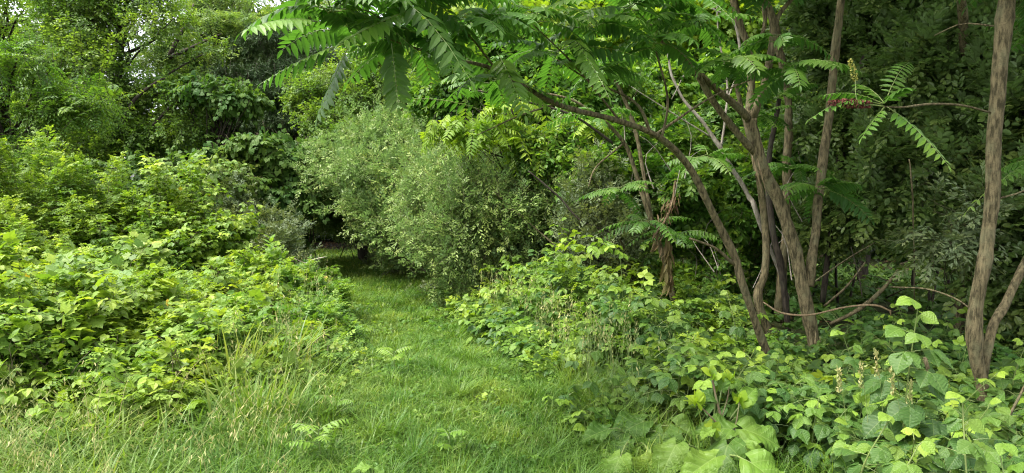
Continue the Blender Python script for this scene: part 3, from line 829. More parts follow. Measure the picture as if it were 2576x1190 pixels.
# far wood closing the view, individual trees sharing three crowns
def copy_tree(o, loc, rz, s, label):
    c = o.copy(); COL.objects.link(c); c.location = loc; c.rotation_euler = (0, 0, rz); c.scale = (s, s, s); c["label"] = label
    for ch in list(o.children):
        d = ch.copy(); COL.objects.link(d); d.parent = c
    return c
FW = "trees of the wood far behind"
def ball(x, y, z, r, rz=None): return (np.array([x, y, z], float), np.array([r, r, rz or r], float))
f1 = tree("forest_tree", "green forest tree far behind the walnut tree", 'ovate', 'mid', [ball(-15, 22, 4.6, 3.2, 3.2), ball(-15, 22, 2.5, 2.8, 2.2)], 3800, (.4, .7), 1.9, base=(-15, 22, 0), subs=26, subs_s=.3, group=FW)
f2 = tree("forest_tree", "dark forest tree beyond the tunnel where the path ends", 'heart', 'darkgrape', [ball(-8, 22, 4.4, 3.2, 3.2), ball(-8, 22, 2, 3.0, 2.2)], 3400, (.4, .7), 1.9, base=(-8, 22, 0), subs=26, subs_s=.3, group=FW)
spots = [(f1, -19, 27, .95, 'dark forest tree in the far left corner of the wood'), (f2, -11.5, 25, .8, "tall forest tree behind the vine covered snag"), (f2, -4.2, 23, .9, "forest tree behind the pine and the sumac's hanging tips"),
         (f2, -1.5, 21, .95, "forest tree behind the small leaved tree, centre"), (f1, 2.5, 24, 1.1, "forest tree behind the fresh green saplings, centre"), (f2, 6.5, 23, 1.0, "forest tree seen through the sumac fork"),
         (f2, 8.1, 17.6, .8, 'shaded forest tree behind the sumac fruit and flower spikes'), (f2, 10.5, 20, 1.0, "forest tree in the shade behind the dark olive wall"), (f2, 14.5, 19, 1.0, "forest tree farthest right, behind the rightmost trunk"), (f2, 10, 15.5, .75, "shaded forest tree right behind the cavity"), (f2, 14, 13, .8, "shaded forest tree at the right edge")]
for i, (src, x, y, s, lab) in enumerate(spots):
    copy_tree(src, (x, y, 0), i * 1.3, s, lab)

# ---------------------------------------------------------------- bushes along the right of the path
OB = "olive bushes along the path"
bush("olive_bush", "low grey green olive bush at the mouth of the dark path tunnel, farthest back", "bush", 'olivefar', 'olive', [lobe(830, 500, 15, 70, 70, .8), lobe(900, 470, 15, 80, 90, .9)], 620, (.22, .4), 1.05, base=at(900, 480, 15.2) * [1, 1, 0], stem_n=3, group=OB)
bush("olive_bush", "tallest olive bush with upright pale tips, middle of the path's right side", "bush", 'olivefar', 'olive', [lobe(1010, 420, 12.6, 170, 100, 1.2), lobe(910, 430, 12.9, 110, 70, 1.0), lobe(1010, 530, 13.4, 90, 90, .9), lobe(1060, 530, 12.3, 130, 120, 1.1), lobe(1110, 430, 11.7, 90, 70, .8), lobe(1040, 620, 12.8, 75, 50, .7), lobe(1000, 350, 12.8, 90, 40, .7)], 1800, (.3, .6), .95, base=at(1060, 480, 12.9) * [1, 1, 0], stem_n=4, subs=12, up=.45, r0=.03, group=OB)
bush("olive_bush", "nearest olive bush, fine silvery sprays arching down to the grass", "bush", 'olive', 'olive', [lobe(1230, 490, 10, 150, 80, 1.1), lobe(1190, 420, 10.4, 120, 50, .8), lobe(1400, 470, 9.9, 110, 60, .8), lobe(1110, 470, 11.2, 90, 60, .9), lobe(1330, 440, 10.4, 110, 60, .8), lobe(1140, 580, 9.8, 110, 110, .9), lobe(1280, 590, 9.9, 130, 110, 1.0), lobe(1170, 680, 9.5, 70, 60, .6), lobe(1350, 520, 10.2, 90, 70, .8), lobe(1100, 500, 10.4, 80, 50, .8)], 1900, (.28, .55), .88, base=at(1260, 480, 10.3) * [1, 1, 0], stem_n=5, subs=12, up=.15, out=.9, r0=.025, group=OB)
bush("olive_bush", "shaded olive bush right of the nearest one, over a dark hollow with bare stems", "bush", 'olive', 'olive', [lobe(1430, 480, 9.8, 110, 80, .9), lobe(1500, 520, 9.4, 110, 70, .7), lobe(1380, 600, 10.3, 70, 50, .5), lobe(1560, 440, 9.9, 100, 60, .7), lobe(1420, 420, 10.4, 100, 60, .8)], 900, (.25, .45), .9, base=at(1470, 480, 10) * [1, 1, 0], stem_n=5, subs=8, r0=.02, group=OB)
tree("ash_sapling", "fresh yellow green pinnate sapling leaning over the nearest olive bush", 'sumac', 'lit', [lobe(1170, 330, 9.2, 80, 40, .6), lobe(1260, 290, 9.5, 90, 60, .7), lobe(1330, 370, 9.4, 90, 50, .6), lobe(1410, 320, 9.3, 90, 50, .6), lobe(1240, 340, 9.0, 80, 40, .6)], 170, (.35, .5), 1.3, base=at(1400, 480, 9.8) * [1, 1, 0], subs=5, subs_s=.5, r0=.04)
tree("maple_sapling", "sapling with rounded fresh leaves above the sprawling sumac branch, centre", 'ovatenear', 'fresh', [lobe(1250, 170, 11.5, 200, 110, 1.2), lobe(1420, 260, 11, 180, 110, 1.2), lobe(1150, 250, 11.8, 110, 70, .9)], 3400, (.25, .42), 1.15, base=at(1400, 480, 11.5) * [1, 1, 0], subs=15, r0=.07)
SL = "sunlit trees behind the sumacs"
tree("maple_tree", "bright yellow green maple glowing in the gap behind the sumac fork", 'maple', 'lit', [lobe(1620, 80, 15, 170, 110, 1.5), lobe(1800, 100, 15, 170, 130, 1.5), lobe(1960, 60, 15, 130, 110, 1.5)], 3400, (.3, .5), 1.15, subs=18, group=SL)
tree("maple_tree", "lower light green maple behind the crossing sumac stems", 'maple', 'fresh', [lobe(1560, 260, 13, 190, 110, 1.4), lobe(1760, 270, 13, 170, 120, 1.4), lobe(1640, 380, 12.6, 180, 90, 1.2)], 3600, (.3, .5), 1.0, subs=18, group=SL)
tree("maple_tree", "yellow green leafy tree at the top centre behind the overhanging fronds", 'maple', 'lit', [lobe(1380, 60, 16, 170, 110, 1.6), lobe(1220, 60, 17, 150, 110, 1.6)], 2600, (.3, .5), 1.15, subs=18, group=SL)
tree("maple_tree", "light specked tree showing between the two right hand sumacs", 'maple', 'lit', [lobe(2180, 60, 16, 180, 130, 1.5), lobe(2350, 120, 16, 150, 150, 1.5), lobe(2020, 230, 15, 90, 90, 1.2)], 2000, (.3, .5), 1.0, subs=14, group=SL)
bush("leafy_shrub", "leafy green shrub behind the left curved sumac stem", "bush", 'ovatenear', 'fresh', [lobe(1720, 430, 9.6, 160, 90, .9), lobe(1620, 520, 9.3, 110, 80, .8), lobe(1780, 560, 9.4, 120, 100, .8), lobe(1700, 640, 9.2, 130, 70, .7), lobe(1540, 400, 10.2, 120, 70, .8), lobe(1640, 360, 10.4, 130, 60, .8)], 3400, (.22, .4), 1.15, stem_n=3, subs=8)
bush("leafy_shrub", "shaded shrub filling the gap between the sumac stems, low down", "bush", 'ovatenear', 'fresh', [lobe(1860, 500, 9.8, 120, 120, .8), lobe(1930, 650, 9.6, 110, 100, .7), lobe(1800, 680, 8.8, 90, 60, .5), lobe(2010, 480, 9.8, 90, 130, .7), lobe(1960, 350, 10, 110, 90, .8)], 2600, (.3, .45), .95, stem_n=3, subs=5)
bush("willow_shrub", "upright shrub with narrow grey green leaves on thin stems, before the dark hollow", "bush", 'olive', 'honey', [lobe(1490, 520, 8.4, 60, 110, .4), lobe(1550, 610, 8.2, 70, 90, .4), lobe(1450, 600, 8.3, 50, 60, .3)], 210, (.25, .4), .9, base=at(1530, 480, 8.3) * [1, 1, 0], stem_n=5, up=.8, out=.4, r0=.012, group=None)
DW = "dark olive bushes on the right"
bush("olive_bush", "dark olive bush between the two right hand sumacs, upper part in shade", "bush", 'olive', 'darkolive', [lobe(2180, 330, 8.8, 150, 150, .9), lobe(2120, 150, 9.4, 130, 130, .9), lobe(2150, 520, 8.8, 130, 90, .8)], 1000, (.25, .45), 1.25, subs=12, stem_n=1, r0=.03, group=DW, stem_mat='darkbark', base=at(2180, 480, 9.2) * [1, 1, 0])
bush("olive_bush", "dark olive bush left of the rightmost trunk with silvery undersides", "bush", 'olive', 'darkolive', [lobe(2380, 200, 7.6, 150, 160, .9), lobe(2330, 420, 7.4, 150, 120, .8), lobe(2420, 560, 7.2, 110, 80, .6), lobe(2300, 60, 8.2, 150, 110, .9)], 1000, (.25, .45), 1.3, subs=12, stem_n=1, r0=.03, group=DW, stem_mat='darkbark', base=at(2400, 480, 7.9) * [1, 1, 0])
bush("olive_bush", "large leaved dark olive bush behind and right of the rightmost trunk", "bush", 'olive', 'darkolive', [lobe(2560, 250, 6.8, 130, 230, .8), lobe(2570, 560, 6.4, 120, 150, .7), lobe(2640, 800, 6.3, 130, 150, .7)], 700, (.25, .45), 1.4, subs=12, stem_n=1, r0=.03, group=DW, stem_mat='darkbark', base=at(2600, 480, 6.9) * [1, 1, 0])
bush("olive_bush", "near drooping spray of grey olive leaves just left of the rightmost trunk", "bush", 'olive', 'honey', [lobe(2370, 600, 5.9, 60, 60, .3), lobe(2440, 540, 5.8, 50, 70, .3), lobe(2440, 660, 5.8, 30, 40, .2)], 26, (.25, .4), 1.15, stem_n=2, r0=.01, group=None, base=at(2470, 480, 7.2) * [1, 1, 0], up=-.1)
bush("weedy_shrub", "low weedy green skirt at the foot of the tallest olive bush", "bush", 'ovatenear', 'honey', [dome(960, 640, 14.2, 50, .4), dome(1020, 665, 12.9, 50, .4), dome(1080, 715, 10.6, 60, .4)], 900, (.15, .3), .7, stem_n=3, r0=.008, up=.6)
bush("weedy_shrub", "low weedy green skirt between the nearest olive bush and the raspberries", "bush", 'rose', 'fresh', [dome(1210, 750, 8.9, 110, .5), dome(1300, 720, 8.7, 110, .6), dome(1400, 700, 8.8, 90, .5)], 900, (.15, .3), 1.1, stem_n=3, r0=.008, up=.6)
bush("leafy_shrub", "fresh green shrub filling the gap right of the nearest olive bush under the sprawling branch", "bush", 'ovatenear', 'fresh', [lobe(1450, 430, 9.0, 110, 60, .6), lobe(1370, 380, 9.4, 90, 50, .6), lobe(1510, 360, 9.4, 110, 60, .7), lobe(1530, 480, 8.9, 70, 60, .5)], 1500, (.22, .42), 1.0, base=at(1450, 480, 10.9) * [1, 1, 0], stem_n=3, subs=8)
a_ = Acc(); b0 = at(1640, 480, 8.2) * [1, 1, 0]
for i in range(30):
    px_ = R.uniform(1520, 2010); py_ = R.uniform(260, 640); d_ = R.uniform(7.6, 9.0)
    e = at(px_, py_, d_); q = np.array([b0[0] + R.normal() * .8, 8.4 + R.normal() * .4, R.uniform(0, .8)])
    q = e + np.array([R.normal() * .25, R.normal() * .2, -R.uniform(.3, .7)])
    limb(a_, [q, (q + e) / 2 + np.array([R.normal() * .08, 0, .08]), e], [R.uniform(.004, .009), .004, .002], 4, .4, .1, .12)
o = a_.build("bare_twigs", M['paleb'], None, origin=b0)
tag(o, "tangle of thin bare grey twigs among the leaves behind the sumac stems", "twigs", kind="stuff")
# shady hollow under the bushes
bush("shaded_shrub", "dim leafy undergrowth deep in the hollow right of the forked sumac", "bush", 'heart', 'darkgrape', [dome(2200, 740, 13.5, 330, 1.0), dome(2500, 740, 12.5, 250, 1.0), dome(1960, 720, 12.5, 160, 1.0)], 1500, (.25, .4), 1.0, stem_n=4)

lv, st = Acc(), Acc()
n = 1300
x = rnd(n, .2, 9); y = rnd(n, 7.0, 13)
P = on_ground(x, y, .05) + UP * (rnd(n, 0, .3) * np.clip(clump_noise(x, y, .9) + .7, .1, 1))[:, None]
az = rnd(n, 0, 6.28)
leafing('heart', P, np.stack([np.cos(az) * .8, np.sin(az) * .8, .8 + 0 * az], -1), rnd(n, .15, .3), lv, st, .85, .002)
o = tag(lv.build("shaded_undergrowth", M['darkgrape']), "dim leafy ground cover on the floor of the shaded hollow", "undergrowth", kind="stuff")
st.build("stems", M['stem'], o)
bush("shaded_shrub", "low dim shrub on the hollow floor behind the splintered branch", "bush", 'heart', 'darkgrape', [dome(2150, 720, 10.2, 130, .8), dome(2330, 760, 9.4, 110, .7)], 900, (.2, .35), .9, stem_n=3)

# ---------------------------------------------------------------- sumacs
def px_r(px, d): return px / F_ * d / 2 * .7
def stem(acc, pts, sides=12, **k):
    P = [at(a, b, d) for a, b, d, w in pts]
    if pts[0][1] > 780: P[0][2] = -.05
    return limb(acc, P, [px_r(w, d) for a, b, d, w in pts], sides, **k)

def frond(lv, st, P, D, L, droop, n=11, size=.1, tint=None, roll=.25, w=1.0, grav=.3, T_=None):
    P = np.atleast_2d(np.asarray(P, float)); D = np.atleast_2d(np.asarray(D, float))
    m = len(P)
    p, Y, N, S, t, c, _ = spray(P, D, np.broadcast_to(L, (m,)), np.broadcast_to(droop, (m,)), n, np.broadcast_to(size, (m,)), 66, opp=True, roll=roll, grav=grav, jit=.07, prof='pinn', t0=.18, young=.3)
    place(lv, T_ or T_LANC, p, Y, N, S, w * 1.25, t if tint is None else np.full(len(p), tint))
    tubes(st, c, np.broadcast_to(np.linspace(.0035, .001, 5), c.shape[:2]), 4, .5)

def rosette(lv, st, tip, n=11, L=.48, el=.35, size=.1, az0=None, dir_bias=(0, 0, 0), droop=.42):
    tip = np.asarray(tip, float)
    az = (np.arange(n) * 2.4) + R.random() * 6
    P = tip + R.normal(size=(n, 3)) * .02
    e = el + R.normal(size=n) * .25
    D = np.stack([np.cos(az), np.sin(az), e], -1) + np.array(dir_bias)
    frond(lv, st, P, D, L * rnd(n, .75, 1.15), droop * rnd(n, .7, 1.5), 11, size * rnd(n, .85, 1.1))

def finish(root, tk, st, lv, bark='bark', leafm='sumac'):
    b = tuple(-np.array(root.location))
    for a, nm, mt, sm in ((tk, 'trunk', bark, True), (st, 'leaf_stalks', 'stem', False), (lv, 'crown', leafm, False)):
        if a.v: a.build(nm, M[mt], root, smooth=sm).location = b

# A: curved stem whose long branch sprawls left over the path
rootA = empty("sumac_tree", at(1945, 935, 6.0) * [1, 1, 0], "sumac whose curved stem sends one long branch sprawling left over the path", "tree")
tk, st, lv = Acc(), Acc(), Acc()
A = [(1950, 960, 6.0, 36), (1915, 850, 6.0, 36), (1870, 720, 5.9, 35), (1845, 640, 5.9, 34), (1790, 530, 5.8, 31), (1740, 430, 5.7, 30), (1665, 350, 5.5, 28), (1560, 305, 5.3, 25), (1400, 262, 4.9, 22), (1250, 178, 4.5, 17), (1150, 150, 4.3, 13), (1040, 120, 4.0, 9), (900, 70, 3.7, 6)]
stem(tk, [(a_, b_, c_, w_ * .82) for a_, b_, c_, w_ in A])
brA = [[(1640, 345, 5.5, 14), (1600, 260, 5.4, 10), (1480, 200, 5.2, 7), (1400, 150, 5.0, 5)], [(1845, 665, 5.9, 14), (1800, 625, 5.8, 11), (1735, 600, 5.7, 7)], [(1400, 262, 4.9, 9), (1310, 290, 4.8, 6), (1200, 340, 4.7, 3)],
       [(1250, 178, 4.5, 8), (1170, 80, 4.1, 6), (1050, 0, 3.7, 4)], [(1040, 120, 4.0, 6), (930, 30, 3.6, 5), (830, 30, 3.4, 4)], [(1665, 350, 5.5, 9), (1680, 250, 5.4, 8), (1650, 130, 5.2, 6)], [(1560, 305, 5.3, 8), (1450, 170, 4.9, 6), (1340, 60, 4.6, 4)], [(1640, 345, 5.5, 10), (1780, 250, 5.5, 7), (1890, 200, 5.5, 4)]]
for b in brA: stem(tk, b, 8)
tips = [(900, 70, 3.7), (830, 20, 3.4), (950, -30, 3.5), (1050, 0, 3.7), (1140, -60, 3.8), (1170, 60, 4.0), (1040, 110, 4.0), (1250, 60, 4.3), (1340, 40, 4.5), (1280, -60, 4.4), (1400, 130, 4.9), (1480, 60, 4.8), (1240, 200, 4.6), (1440, -60, 4.6), (1580, 30, 5.0), (1650, 110, 5.2), (1560, -60, 4.9), (1500, 180, 5.1), (1720, -20, 5.2)]
for a_, b_, d_ in tips:
    rosette(lv, st, at(a_, b_, d_), R.integers(7, 10), R.uniform(.42, .56), size=.115)
# the individual leaves that show against the distance at the upper left
def fr(p0, p1, droop, n=11, size=.105, **k):
    a, b = at(*p0), at(*p1)
    L = np.linalg.norm(b - a)
    D = (b - a) / L + UP * droop
    frond(lv, st, a, D, L, droop, n, size, **k)
fr((800, 55, 3.3), (632, 75, 3.0), .28, tint=1.0)  # top tint paints in the lime backlit look
fr((865, 110, 3.3), (672, 205, 3.1), .15, tint=.95)  # lightened by tint as well, standing for backlight
fr((1050, 20, 3.5), (866, 105, 3.2), .1)
fr((880, 110, 3.4), (805, 285, 3.3), .1)
fr((1085, 60, 3.9), (1140, 185, 3.6), .2)
fr((985, 110, 3.7), (1000, 250, 3.6), .15)
fr((1220, 280, 4.6), (1020, 245, 4.4), .2, 9, .08)
fr((1530, 90, 4.9), (1355, 70, 4.7), .3, 11, .1, tint=.95)
fr((1250, 130, 4.4), (1310, 270, 4.2), .2)
fr((1450, 110, 4.6), (1520, 230, 4.3), .2)
finish(rootA, tk, st, lv)

# B: forked main sumac
rootB = empty("sumac_tree", at(2045, 900, 6.2) * [1, 1, 0], "largest forked sumac with a torn strip of bark and a dark rear stem", "tree")
tk, st, lv = Acc(), Acc(), Acc()
stem(tk, [(2050, 940, 6.2, 44), (2045, 850, 6.2, 46), (2028, 760, 6.2, 50), (2010, 670, 6.2, 46), (1990, 600, 6.2, 42), (1955, 500, 6.2, 40), (1920, 420, 6.2, 42), (1895, 340, 6.2, 42), (1885, 300, 6.2, 44)], 14)
stem(tk, [(1890, 310, 6.2, 30), (1865, 280, 6.1, 26), (1790, 215, 6.0, 23), (1720, 150, 5.9, 22), (1660, 95, 5.8, 20), (1600, 20, 5.7, 18)])
stem(tk, [(1900, 385, 6.2, 24), (1850, 330, 6.1, 22), (1790, 250, 6.0, 21), (1740, 165, 5.9, 20), (1700, 120, 5.8, 18)])
stem(tk, [(1885, 305, 6.2, 34), (1890, 210, 6.3, 28), (1885, 130, 6.3, 26), (1860, 60, 6.3, 25), (1835, -40, 6.3, 22)])
stem(tk, [(1890, 300, 6.2, 32), (1925, 210, 6.2, 25), (1940, 130, 6.2, 24), (1945, 60, 6.2, 26), (1930, 10, 6.2, 16), (1900, -60, 6.2, 12)])
stem(tk, [(1947, 75, 6.2, 20), (1965, 30, 6.2, 14), (2010, -20, 6.2, 12)])
stem(tk, [(1905, 110, 6.25, 12), (1925, 60, 6.3, 14), (1915, -20, 6.3, 14)])
stem(tk, [(2035, 720, 6.2, 32), (2050, 590, 6.3, 30), (2062, 470, 6.4, 30), (2085, 300, 6.5, 32), (2095, 180, 6.5, 30), (2110, 60, 6.5, 28), (2125, -60, 6.5, 24)])
for a_, b_, d_ in [(1600, 0, 5.6), (1830, -60, 6.0), (1760, 60, 5.6), (1880, -60, 5.8), (1960, -80, 6.0), (2020, -40, 6.1), (1950, 100, 5.7), (2120, -100, 6.2), (1840, 150, 5.5), (1700, 20, 5.4), (2060, 480, 6.2), (1990, 170, 5.6)]:
    rosette(lv, st, at(a_, b_, d_), R.integers(6, 9), R.uniform(.4, .55), size=.115)
finish(rootB, tk, st, lv)
# torn wound of bare wood on the fork
a = Acc()
for q in range(2):
    o_ = q * 10
    P = [at(1893 + o_, 395 + q * 4, 6.05), at(1905 + o_, 440, 6.03), at(1918 + o_, 490 + q * 3, 6.06)]
    limb(a, P, [.003, .01, .002], 5, .5, .3, .03)
a.build("torn_wood", M['tan'], rootB).location = tuple(-np.array(rootB.location))
a = Acc()
for q in range(6):
    P = [at(2036 + q * 5, 830 + 8 * (q % 3), 6.1), at(2040 + q * 4, 870, 6.07), at(2046 + q * 3, 915 + q * 3, 6.1)]
    limb(a, P, [.003, .012, .003], 5, .5, .3, .03)
a.build("split_bark", M['bark'], rootB).location = tuple(-np.array(rootB.location))

# D: slim stems behind
SS = "slim sumac stems behind the forked sumac"
def simple_sumac(label, stems_, rosettes, bark='bark', base=None, nf=8, L=.45, group=SS):
    a0 = stems_[0][0]
    root = empty("sumac_tree", at(a0[0], a0[1], a0[2]) * [1, 1, 0], label, "tree", group)
    tk, st, lv = Acc(), Acc(), Acc()
    for s_ in stems_: stem(tk, s_, 9)
    for r_ in rosettes: rosette(lv, st, at(*r_), nf, L)
    finish(root, tk, st, lv, bark)
    return root
simple_sumac("slim sumac bending out at its foot beside the curved stem", [[(1950, 900, 6.8, 26), (1935, 840, 6.8, 30), (1905, 745, 6.8, 30), (1925, 680, 6.8, 26), (1925, 560, 6.9, 26), (1905, 440, 6.9, 22), (1880, 330, 7.0, 18), (1850, 200, 7.0, 14)]], [(1850, 180, 7.0), (1780, 400, 6.8), (1990, 420, 6.6)])
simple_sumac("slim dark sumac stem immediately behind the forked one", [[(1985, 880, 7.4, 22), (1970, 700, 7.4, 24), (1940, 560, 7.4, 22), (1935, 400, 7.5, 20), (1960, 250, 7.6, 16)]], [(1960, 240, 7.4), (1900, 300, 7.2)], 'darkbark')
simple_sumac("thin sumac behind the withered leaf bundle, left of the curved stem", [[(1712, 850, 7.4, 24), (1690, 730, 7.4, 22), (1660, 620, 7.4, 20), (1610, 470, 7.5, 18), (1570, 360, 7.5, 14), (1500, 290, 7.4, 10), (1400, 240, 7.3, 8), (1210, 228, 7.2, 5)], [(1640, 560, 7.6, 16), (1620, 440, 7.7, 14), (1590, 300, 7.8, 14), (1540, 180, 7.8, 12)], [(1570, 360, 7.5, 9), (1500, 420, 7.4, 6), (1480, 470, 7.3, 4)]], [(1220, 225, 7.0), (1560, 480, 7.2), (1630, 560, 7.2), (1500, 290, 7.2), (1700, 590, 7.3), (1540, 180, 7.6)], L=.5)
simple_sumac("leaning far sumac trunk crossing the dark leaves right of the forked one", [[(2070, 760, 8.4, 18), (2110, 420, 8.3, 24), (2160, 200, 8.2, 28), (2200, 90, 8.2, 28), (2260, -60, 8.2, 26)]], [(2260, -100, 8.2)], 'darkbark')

# E: right trunk
rootE = empty("sumac_tree", at(2480, 1075, 4.7) * [1, 1, 0], "near straight sumac trunk at the right, its branch bearing red fruit", "tree")
tk, st, lv = Acc(), Acc(), Acc()
E = [(2485, 1110, 4.7, 34), (2470, 960, 4.7, 40), (2450, 850, 4.7, 48), (2462, 720, 4.7, 44), (2485, 600, 4.7, 40), (2498, 480, 4.7, 38), (2505, 300, 4.7, 40), (2512, 180, 4.7, 46), (2525, 60, 4.7, 48), (2545, -60, 4.7, 44)]
stem(tk, [(a_, b_, c_, w_ * 1.12) for a_, b_, c_, w_ in E], 16)
stem(tk, [(2465, 905, 4.7, 24), (2490, 850, 4.75, 30), (2530, 760, 4.8, 30), (2600, 620, 4.9, 28), (2680, 440, 5.0, 24)])
stem(tk, [(2490, 283, 4.7, 8), (2420, 265, 4.6, 8), (2340, 262, 4.5, 8), (2270, 270, 4.4, 7), (2215, 268, 4.4, 6)], 8, wob=.1)
stem(tk, [(2510, 500, 4.7, 7), (2576, 480, 4.7, 6), (2650, 430, 4.7, 5)], 8)
stem(tk, [(2500, 66, 4.7, 7), (2420, 60, 4.8, 5), (2350, 90, 4.9, 3)], 8)
for a_, b_, d_ in [(2560, -120, 4.7), (2480, -160, 4.7), (2650, 400, 4.9), (2680, 60, 4.9), (2600, -60, 4.6)]:
    rosette(lv, st, at(a_, b_, d_), 9, .5)
fr((2230, 268, 4.4), (2355, 398, 4.1), .28, 11, .1, tint=.85, roll=0)
fr((2220, 262, 4.4), (2290, 205, 4.2), .35, 10, .1, tint=.5)
fr((2215, 262, 4.4), (2030, 300, 4.3), .5, 10, .085, tint=.6)
fr((2225, 268, 4.4), (2170, 345, 4.25), .1, 7, .08, tint=.8)
fr((2225, 260, 4.4), (2140, 190, 4.6), .35, 9, .09, tint=.4)
fr((2225, 260, 4.5), (2300, 120, 4.8), .3, 10, .09, tint=.3)
fr((2220, 260, 4.4), (2050, 230, 4.5), .35, 10, .09, tint=.5)
finish(rootE, tk, st, lv)
# fruit spike and flower spike
def spike(nm, mt, p, q, r, k=420, s=.012):
    p, q = at(*p), at(*q); a = Acc()
    t = R.random(k); ax = q - p
    off = rvec(k); off -= nrm(ax[None]) * (off @ nrm(ax[None])[0])[:, None]; off = nrm(off)
    prof = r * np.sin(np.clip(t * .85 + .15, 0, 1) * math.pi) ** .5 * rnd(k, .6, 1.1)
    P = p + ax * t[:, None] + off * prof[:, None]
    place(a, T_ROUND, P, off + R.normal(size=(k, 3)) * .4, rvec(k), s, 1.3)
    a.build(nm, M[mt], rootE).location = tuple(-np.array(rootE.location))
spike("fruit_cluster", 'berry', (2188, 263, 4.35), (2085, 258, 4.3), .022)
spike("flower_spike", 'bloom', (2153, 205, 4.35), (2138, 150, 4.35), .012, 110, .012)
a = Acc(); stem(a, [(2225, 268, 4.4, 5), (2180, 262, 4.36, 5), (2155, 258, 4.35, 4), (2152, 200, 4.35, 3)], 6)
a.build("fruit_stalk", M['stem'], rootE).location = tuple(-np.array(rootE.location))

# sumac crowns added above the view to shade the right side
def crown_only(label, cx, cy, cz, rx, ry, k, base, group=None):
    root = empty("sumac_tree", base, label, "tree", group)
    tk, st, lv = Acc(), Acc(), Acc()
    limb(tk, [base, [base[0], base[1], cz * .6], [cx, cy, cz]], [.06, .05, .03], 8, .2)
    for i in range(k):
        a_ = i * 2.4; q = math.sqrt((i + .5) / k)
        tip = np.array([cx + rx * q * math.cos(a_), cy + ry * q * math.sin(a_), cz + .5 * (1 - q * q) + R.normal() * .15])
        limb(tk, [[cx, cy, cz - .3], (np.array([cx, cy, cz - .3]) + tip) / 2 + [0, 0, -.1], tip], [.02, .013, .006], 5, .2)
        p = tip; n_ = 9; az = np.arange(n_) * 2.4 + i
        D = np.stack([np.cos(az), np.sin(az), .35 + R.normal(size=n_) * .2], -1)
        frond(lv, st, np.repeat(p[None], n_, 0), D, rnd(n_, .42, .6), .4, 10, .11)
    finish(root, tk, st, lv)
crown_only("added sumac behind the rightmost trunk, its crown out of view to shade the right", 3.6, 5.9, 4.1, 1.9, 1.5, 34, np.array([4.6, 6.9, 0.0]), SS)
crown_only("added slender sumac in the dark hollow, its crown out of view for shade", 2.6, 7.9, 4.6, 2.2, 1.5, 34, np.array([3.3, 8.3, 0.0]), SS)

crown_only("added sumac, unseen, whose crown shades the near raspberries", 2.9, 3.9, 4.2, 1.7, 1.3, 30, np.array([3.9, 3.3, 0.0]), SS)
# withered leaf bundle hanging on a broken twig
root = empty("withered_leaf_bundle", at(1680, 560, 7.0), "brown withered leaf bundle hanging from a snapped twig before the leafy shrub", "dead leaves")
a, b = Acc(), Acc()
limb(b, [at(1703, 455, 6.9), at(1695, 500, 6.95), at(1668, 560, 7.0), at(1640, 600, 7.1)], [.011, .01, .012, .008], 6, .5, .2, .05)
k = 100
t = R.random(k)
c0 = np.array([at(1700, 480, 6.95) * (1 - q) + at(1645, 620, 7.05) * q for q in t]) + R.normal(size=(k, 3)) * np.array([.03, .04, .03])
place(a, T_LANC, c0, np.stack([R.normal(size=k) * .3 - .25, R.normal(size=k) * .3, -np.ones(k)], -1), rvec(k), rnd(k, .06, .12), .6, rnd(k, 0, .7))
k = 60
c0 = np.array([at(1675, 600, 7.1) * (1 - q) + at(1688, 720, 7.15) * q for q in R.random(k)]) + R.normal(size=(k, 3)) * .025
place(a, T_LANC, c0, np.stack([R.normal(size=k) * .2, R.normal(size=k) * .2, -np.ones(k)], -1), rvec(k), rnd(k, .1, .2), .9, rnd(k, .5, 1))
a.build("withered_leaves", M['dry'], root).location = tuple(-np.array(root.location)); b.build("snapped_twig", M['tan'], root).location = tuple(-np.array(root.location))

# dead stems and fallen branches
def dead(name, label, mat, stems_, cat="branch", sides=8):
    a = Acc()
    o0 = at(*stems_[0][0][:3])
    for s_ in stems_: limb(a, [at(p[0], p[1], p[2]) for p in s_], [px_r(p[3], p[2]) for p in s_], sides, .25, .1, .06)
    o = a.build(name, M[mat], None, smooth=True, origin=o0)
    tag(o, label, cat)
dead("dead_sapling", "pale leaning dead sapling with twigs, behind the crossing sumac stems", 'paleb', [[(1990, 760, 7.9, 8), (1905, 540, 7.6, 18), (1880, 490, 7.6, 16), (1830, 400, 7.5, 16), (1790, 340, 7.5, 14), (1720, 250, 7.5, 10), (1690, 180, 7.5, 9), (1672, 110, 7.5, 7)], [(1815, 370, 7.5, 8), (1825, 290, 7.5, 9), (1828, 200, 7.6, 7), (1810, 100, 7.6, 6), (1800, -20, 7.6, 5)], [(1790, 345, 7.5, 6), (1700, 290, 7.4, 4), (1560, 200, 7.3, 3)], [(1829, 250, 7.5, 5), (1860, 160, 7.6, 9), (1850, 60, 7.6, 10), (1790, 20, 7.6, 6)], [(1690, 250, 7.5, 4), (1720, 190, 7.5, 3)]], "tree")
dead("dead_branch", "fallen grey branch with a splintered pale end in the dark hollow", 'bark', [[(2090, 815, 6.6, 14), (2150, 785, 6.5, 14), (2205, 740, 6.4, 13), (2250, 690, 6.3, 10), (2258, 678, 6.3, 6)]])
dead("dead_branch", "thin grey branch running parallel behind the splintered one", 'bark', [[(2075, 770, 6.8, 8), (2130, 720, 6.8, 7), (2175, 660, 6.9, 6)]])
dead("dead_branch", "curved tan bare branch snapped at its end, across the forked sumac's foot", 'tan', [[(1920, 760, 5.9, 5), (1960, 785, 5.9, 7), (2010, 793, 5.9, 7), (2050, 790, 5.95, 6), (2130, 772, 6.0, 7), (2200, 768, 6.0, 7), (2240, 782, 6.0, 7)], [(2238, 780, 6.0, 8), (2240, 794, 6.0, 3)]])
